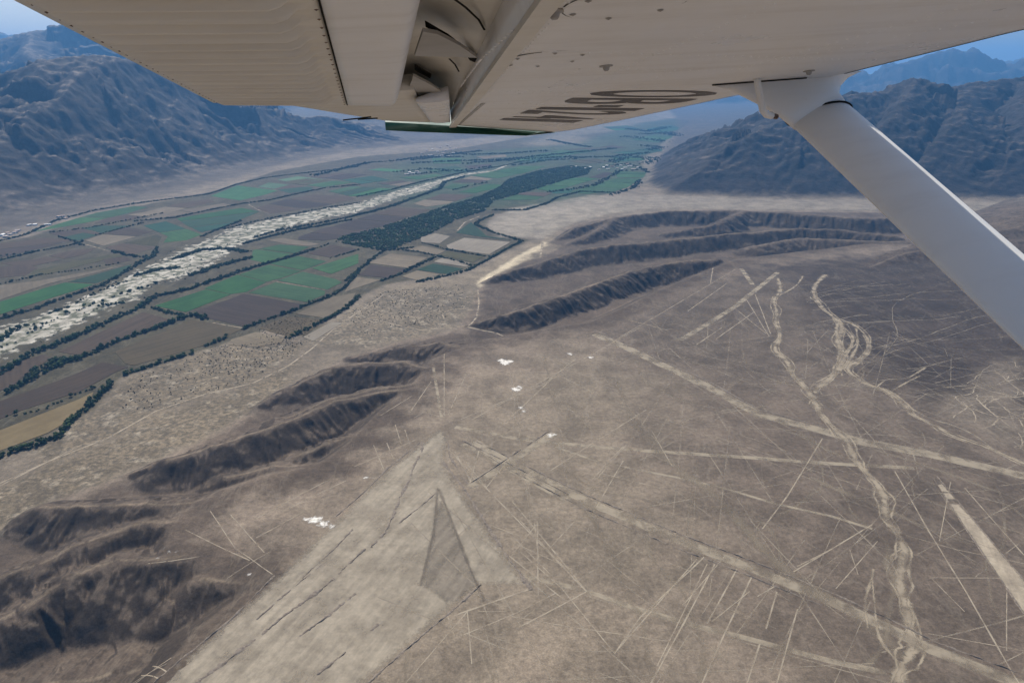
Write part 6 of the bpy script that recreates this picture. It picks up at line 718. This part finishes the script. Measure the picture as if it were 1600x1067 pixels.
# drain and tie-down fittings
for a, b in WF['knobs']:
    c_ = wing.p(a, min(b, .93)); V, Fc = [], []; prof = [(.015, 0), (.015, .002), (.008, .003), (.006, .009), (.004, .011)]; N = 12
    for r, d_ in prof:
        for k in range(N): th = 2 * math.pi * k / N; V.append(c_ + (chord * math.cos(th) + span * math.sin(th)) * r - up * d_)
    for i_ in range(len(prof) - 1):
        for k in range(N): Fc.append((i_ * N + k, i_ * N + (k + 1) % N, (i_ + 1) * N + (k + 1) % N, (i_ + 1) * N + k))
    Fc.append(list(range((len(prof) - 1) * N, len(prof) * N))); pm('drain_fitting', V, Fc, BARE, wing_o)
# registration
for ch, b0, b1, a0, a1 in WF['letters']:
    cu = bpy.data.curves.new('letter', 'FONT'); cu.body = ch; cu.resolution_u = 4; cu.offset = .018; to = bpy.data.objects.new('letter', cu); COL.objects.link(to)
    bpy.context.view_layer.update(); me_ = bpy.data.meshes.new_from_object(to); bpy.data.objects.remove(to)
    bmx = bmesh.new(); bmx.from_mesh(me_); bmesh.ops.triangulate(bmx, faces=bmx.faces); bmesh.ops.subdivide_edges(bmx, edges=[e for e in bmx.edges if e.calc_length() > .25], cuts=2)
    xs = [v.co.x for v in bmx.verts]; ys = [v.co.y for v in bmx.verts]; x0, x1, y0, y1 = min(xs), max(xs), min(ys), max(ys)
    for v in bmx.verts:
        u_ = (v.co.x - x0) / (x1 - x0); w_ = (v.co.y - y0) / (y1 - y0); v.co = wing.p(a0 + (a1 - a0) * u_, b0 + (b1 - b0) * w_, -.0012)
    bmx.to_mesh(me_); bmx.free(); me_.materials.clear(); link('letter', me_, GREY_L, wing_o)
# flap with beaded skin
ns_, nb = 340, 22; low, uppr = [], []
for i_ in range(ns_ + 1):
    a = -.55 + 1.55 * i_ / ns_; r1, r2 = [], []; ph = (a * 19.0) % 1.0
    bead = (math.exp(-((ph - .5) / .17) ** 4)) * (1 if a < .90 else 0)
    for j_ in range(nb + 1):
        b = j_ / nb * .70; fade = float(sstep(.02, .09, np.float64(b))) * (1 - float(sstep(.58, .66, np.float64(b))))
        r1.append(flap.p(a, b, -.018 * bead * fade)); r2.append(flap.p(a, b, .006 + .05 * b))
    low.append(r1); uppr.append(r2)
flap_o = shell('flap', low, uppr, CREAM)
low, uppr = [], []
for a in np.linspace(-.55, 1.0, 24):
    r1, r2 = [], []
    for b in list(np.linspace(.702, .95, 8)) + [.965, .98, .99, 1.0]:
        nose = max(0, (b - .94) / .06); r1.append(flap.p(a, b, -.002 + .03 * nose ** 2.2)); r2.append(flap.p(a, b, .035 + .05 * (1 - ((b - .85) / .15) ** 2 if b > .7 else 0) * .4))
    low.append(r1); uppr.append(r2)
fn = shell('flap_nose', low, uppr, WHITE_P, flap_o)
ribbon('skin_seam', [(a, .7) for a in np.linspace(-.5, .995, 16)], .0026, BLACK, flap_o, -.0005, .0018, flap)
rivets([[(-.5, .72), (.99, .72)], [(-.5, .685), (.99, .685)]], flap, flap_o, RUST, .003, .05)
rivets([[(-.5, .022), (.99, .022)]], flap, flap_o, RUST, .003, .035)
rivets([[(a, .74), (a, .95)] for a in (.1, .35, .62, .86)], flap, fn, WHITE_P, .003, .04)
# aileron
for nm_, P_, mt_ in (('aileron', ail, CREAM), ('aileron_nose', ail2, WHITE_P)):
    low, uppr = [], []
    for i_ in range(61):
        a = -.03 + 1.03 * i_ / 60; r1, r2 = [], []; ph = (a * 16) % 1; bd_ = math.exp(-((ph - .5) / .2) ** 2) * (.004 if nm_ == 'aileron_nose' else .0025)
        for j_ in range(9):
            b = j_ / 8; fd = float(sstep(.05, .2, np.float64(b)) * (1 - sstep(.7, .9, np.float64(b)))); r1.append(P_.p(a, b, .012 - bd_ * fd)); r2.append(P_.p(a, b, .022 + .03 * b))
        low.append(r1); uppr.append(r2)
    ao = shell(nm_, low, uppr, mt_)
# flap well above the gap
def slab(name, pts, lift, thick, mat, parent=None):
    n = len(pts); V = [wing.p(a, b, lift) for a, b in pts] + [wing.p(a, b, lift + thick) for a, b in pts]
    return pm(name, V, [list(range(n)), list(range(2 * n - 1, n - 1, -1))] + [(k, (k + 1) % n, (k + 1) % n + n, k + n) for k in range(n)], mat, parent)
cv_lo, cv_up = [], []
for a in np.linspace(-.3, 1.0, 20):
    r1 = [wing.p(a, b, .035 + .045 * math.sin(math.pi * min(1, max(0, (b + .30) / .36))) ** .7) for b in np.linspace(-.30, .02, 10)]; cv_lo.append(r1); cv_up.append([p + up * .01 for p in r1])
cove = shell('flap_well', cv_lo, cv_up, CREAM)
for pts in WF['brackets']: slab('flap_bracket', pts, .02, .006, BARE)
for pts in WF['slots']: slab('flap_track_slot', pts, .055, .004, BLACK, cove)
for pts in WF['cuts']: ribbon('skin_cut', [tuple(q) for q in pts], .004, BLACK, cove, .06, .001)
# wing tip
tlo = [[vec(p) for p in TIP[0]], [vec(p) * 1.0 + span * .03 for p in TIP[0]]]
tb = [vec(p) for p in TIP[1]]; tt = [vec(p) for p in TIP[0]]
V = tt + tb + [p + span * .10 + up * .01 for p in tb] + [p + span * .12 + up * .05 for p in tt]; n = len(tt); Fc = []
for r_ in range(4):
    for k in range(n - 1): a, b = r_ * n + k, ((r_ + 1) % 4) * n + k; Fc.append((a, a + 1, b + 1, b))
Fc += [[r_ * n for r_ in range(4)], [r_ * n + n - 1 for r_ in range(4)]]
pm('wing_tip', V, Fc, GREEN)
# static wicks
def tube(name, pts, rad, mat, parent=None, N=8):
    V, Fc = [], []; n = len(pts); x_ = None
    for i_, p in enumerate(pts):
        d = (pts[min(i_ + 1, n - 1)] - pts[max(i_ - 1, 0)]).normalized(); x_ = (d.orthogonal() if x_ is None else (x_ - d * x_.dot(d))).normalized(); y_ = d.cross(x_)
        for k in range(N): th = 2 * math.pi * k / N; V.append(p + (x_ * math.cos(th) + y_ * math.sin(th)) * rad)
    for i_ in range(n - 1):
        for k in range(N): Fc.append((i_ * N + k, i_ * N + (k + 1) % N, (i_ + 1) * N + (k + 1) % N, (i_ + 1) * N + k))
    Fc += [list(range(N)), list(range((n - 1) * N, n * N))]; return pm(name, V, Fc, mat, parent, True)
for l_ in WICKS: tube('static_wick', [vec(p) for p in l_], .0022, BLACK)
# strut: streamlined section swept down to the fuselage
el, er, sdir = vec(STRUT[0]), vec(STRUT[1]), Vector(STRUT[2]).normalized()
view = ((el + er) / 2 + ORG - EYE).normalized(); wv = er - el; wv -= sdir * wv.dot(sdir); mid0 = (el + er) / 2; hw = wv.length / 2; wv.normalize(); dv_ = sdir.cross(wv).normalized()
if dv_.dot(view) < 0: dv_ = -dv_
def foil(c_, s=1.0, N=28):
    out = []
    for k in range(N):
        th = 2 * math.pi * k / N; u_ = math.cos(th); tk = math.sin(th) * .36 * hw * (1 + .35 * u_); out.append(c_ + wv * u_ * hw * s + dv_ * tk * s)
    return out
ringsT = np.linspace(.10, -2.3, 14); V, Fc = [], []; N = 28
for t_ in ringsT: V += foil(mid0 + sdir * t_)
for i_ in range(len(ringsT) - 1):
    for k in range(N): Fc.append((i_ * N + k, i_ * N + (k + 1) % N, (i_ + 1) * N + (k + 1) % N, (i_ + 1) * N + k))
Fc += [list(range(N)), list(range((len(ringsT) - 1) * N, len(ringsT) * N))]
strut_o = pm('strut', V, Fc, STRUT_P, None, True)
# fairing cuff blending the strut into the wing
cl, crr = [vec(p) for p in CUFF[0]], [vec(p) for p in CUFF[1]]; V, Fc = [], []; n = len(cl)
for i_ in range(n):
    l_, r_ = cl[i_], crr[i_]; c_ = (l_ + r_) / 2; w_ = r_ - l_; hh = w_.length / 2; w_.normalize(); fwd_ = i_ / (n - 1); dd = dv_ * fwd_ + span * (1 - fwd_)
    for k in range(N):
        th = 2 * math.pi * k / N; u_ = math.cos(th); V.append(c_ + w_ * u_ * hh * 1.0 + dd * math.sin(th) * .38 * hw * (1 + .35 * u_) * 1.06)
for i_ in range(n - 1):
    for k in range(N): Fc.append((i_ * N + k, i_ * N + (k + 1) % N, (i_ + 1) * N + (k + 1) % N, (i_ + 1) * N + k))
Fc += [list(range(N)), list(range((n - 1) * N, n * N))]
cuff = pm('strut_fairing', V, Fc, STRUT_P, None, True)
rim = foil((cl[-1] + crr[-1]) / 2, 1.03); tube('fairing_lip', rim + [rim[0]], .004, BLACK, cuff, 6)
ribbon('fairing_seam', [(q[0], min(q[1], .99)) for q in WF['seam'][:2]], .008, BLACK, cuff, -.001, .003)
tube('fuel_vent', [vec(p) for p in VENT], .010, STRUT_P); tube('vent_valve', [vec(VENT[-1]), vec(VENT[-1]) + (vec(VENT[-1]) - vec(VENT[-2])).normalized() * .022], .0075, RUST)

# ------------------------------------------------------------------ haze
hz = box_mesh('haze', [(-31500, -31500, float(z.min()) - 1.5, 31500, 31500, float(z.max()) + 12)])
hm_ = bpy.data.materials.new('haze'); hm_.use_nodes = True; tr = hm_.node_tree; tr.nodes.clear(); ho = tr.nodes.new('ShaderNodeOutputMaterial'); pv = tr.nodes.new('ShaderNodeVolumePrincipled'); tr.links.new(pv.outputs[0], ho.inputs['Volume'])
pv.inputs['Color'].default_value = (.17, .47, 1.0, 1); pv.inputs['Density'].default_value = 6.4e-5; pv.inputs['Anisotropy'].default_value = .15
hz.materials.append(hm_); tag(link('haze', hz), 'thin blue haze in the air over the valley', kind='stuff')
print('tris', sum(len(o.data.loops) - 2 * len(o.data.polygons) for o in COL.objects if o.type == 'MESH'), 'zmax', z.max())
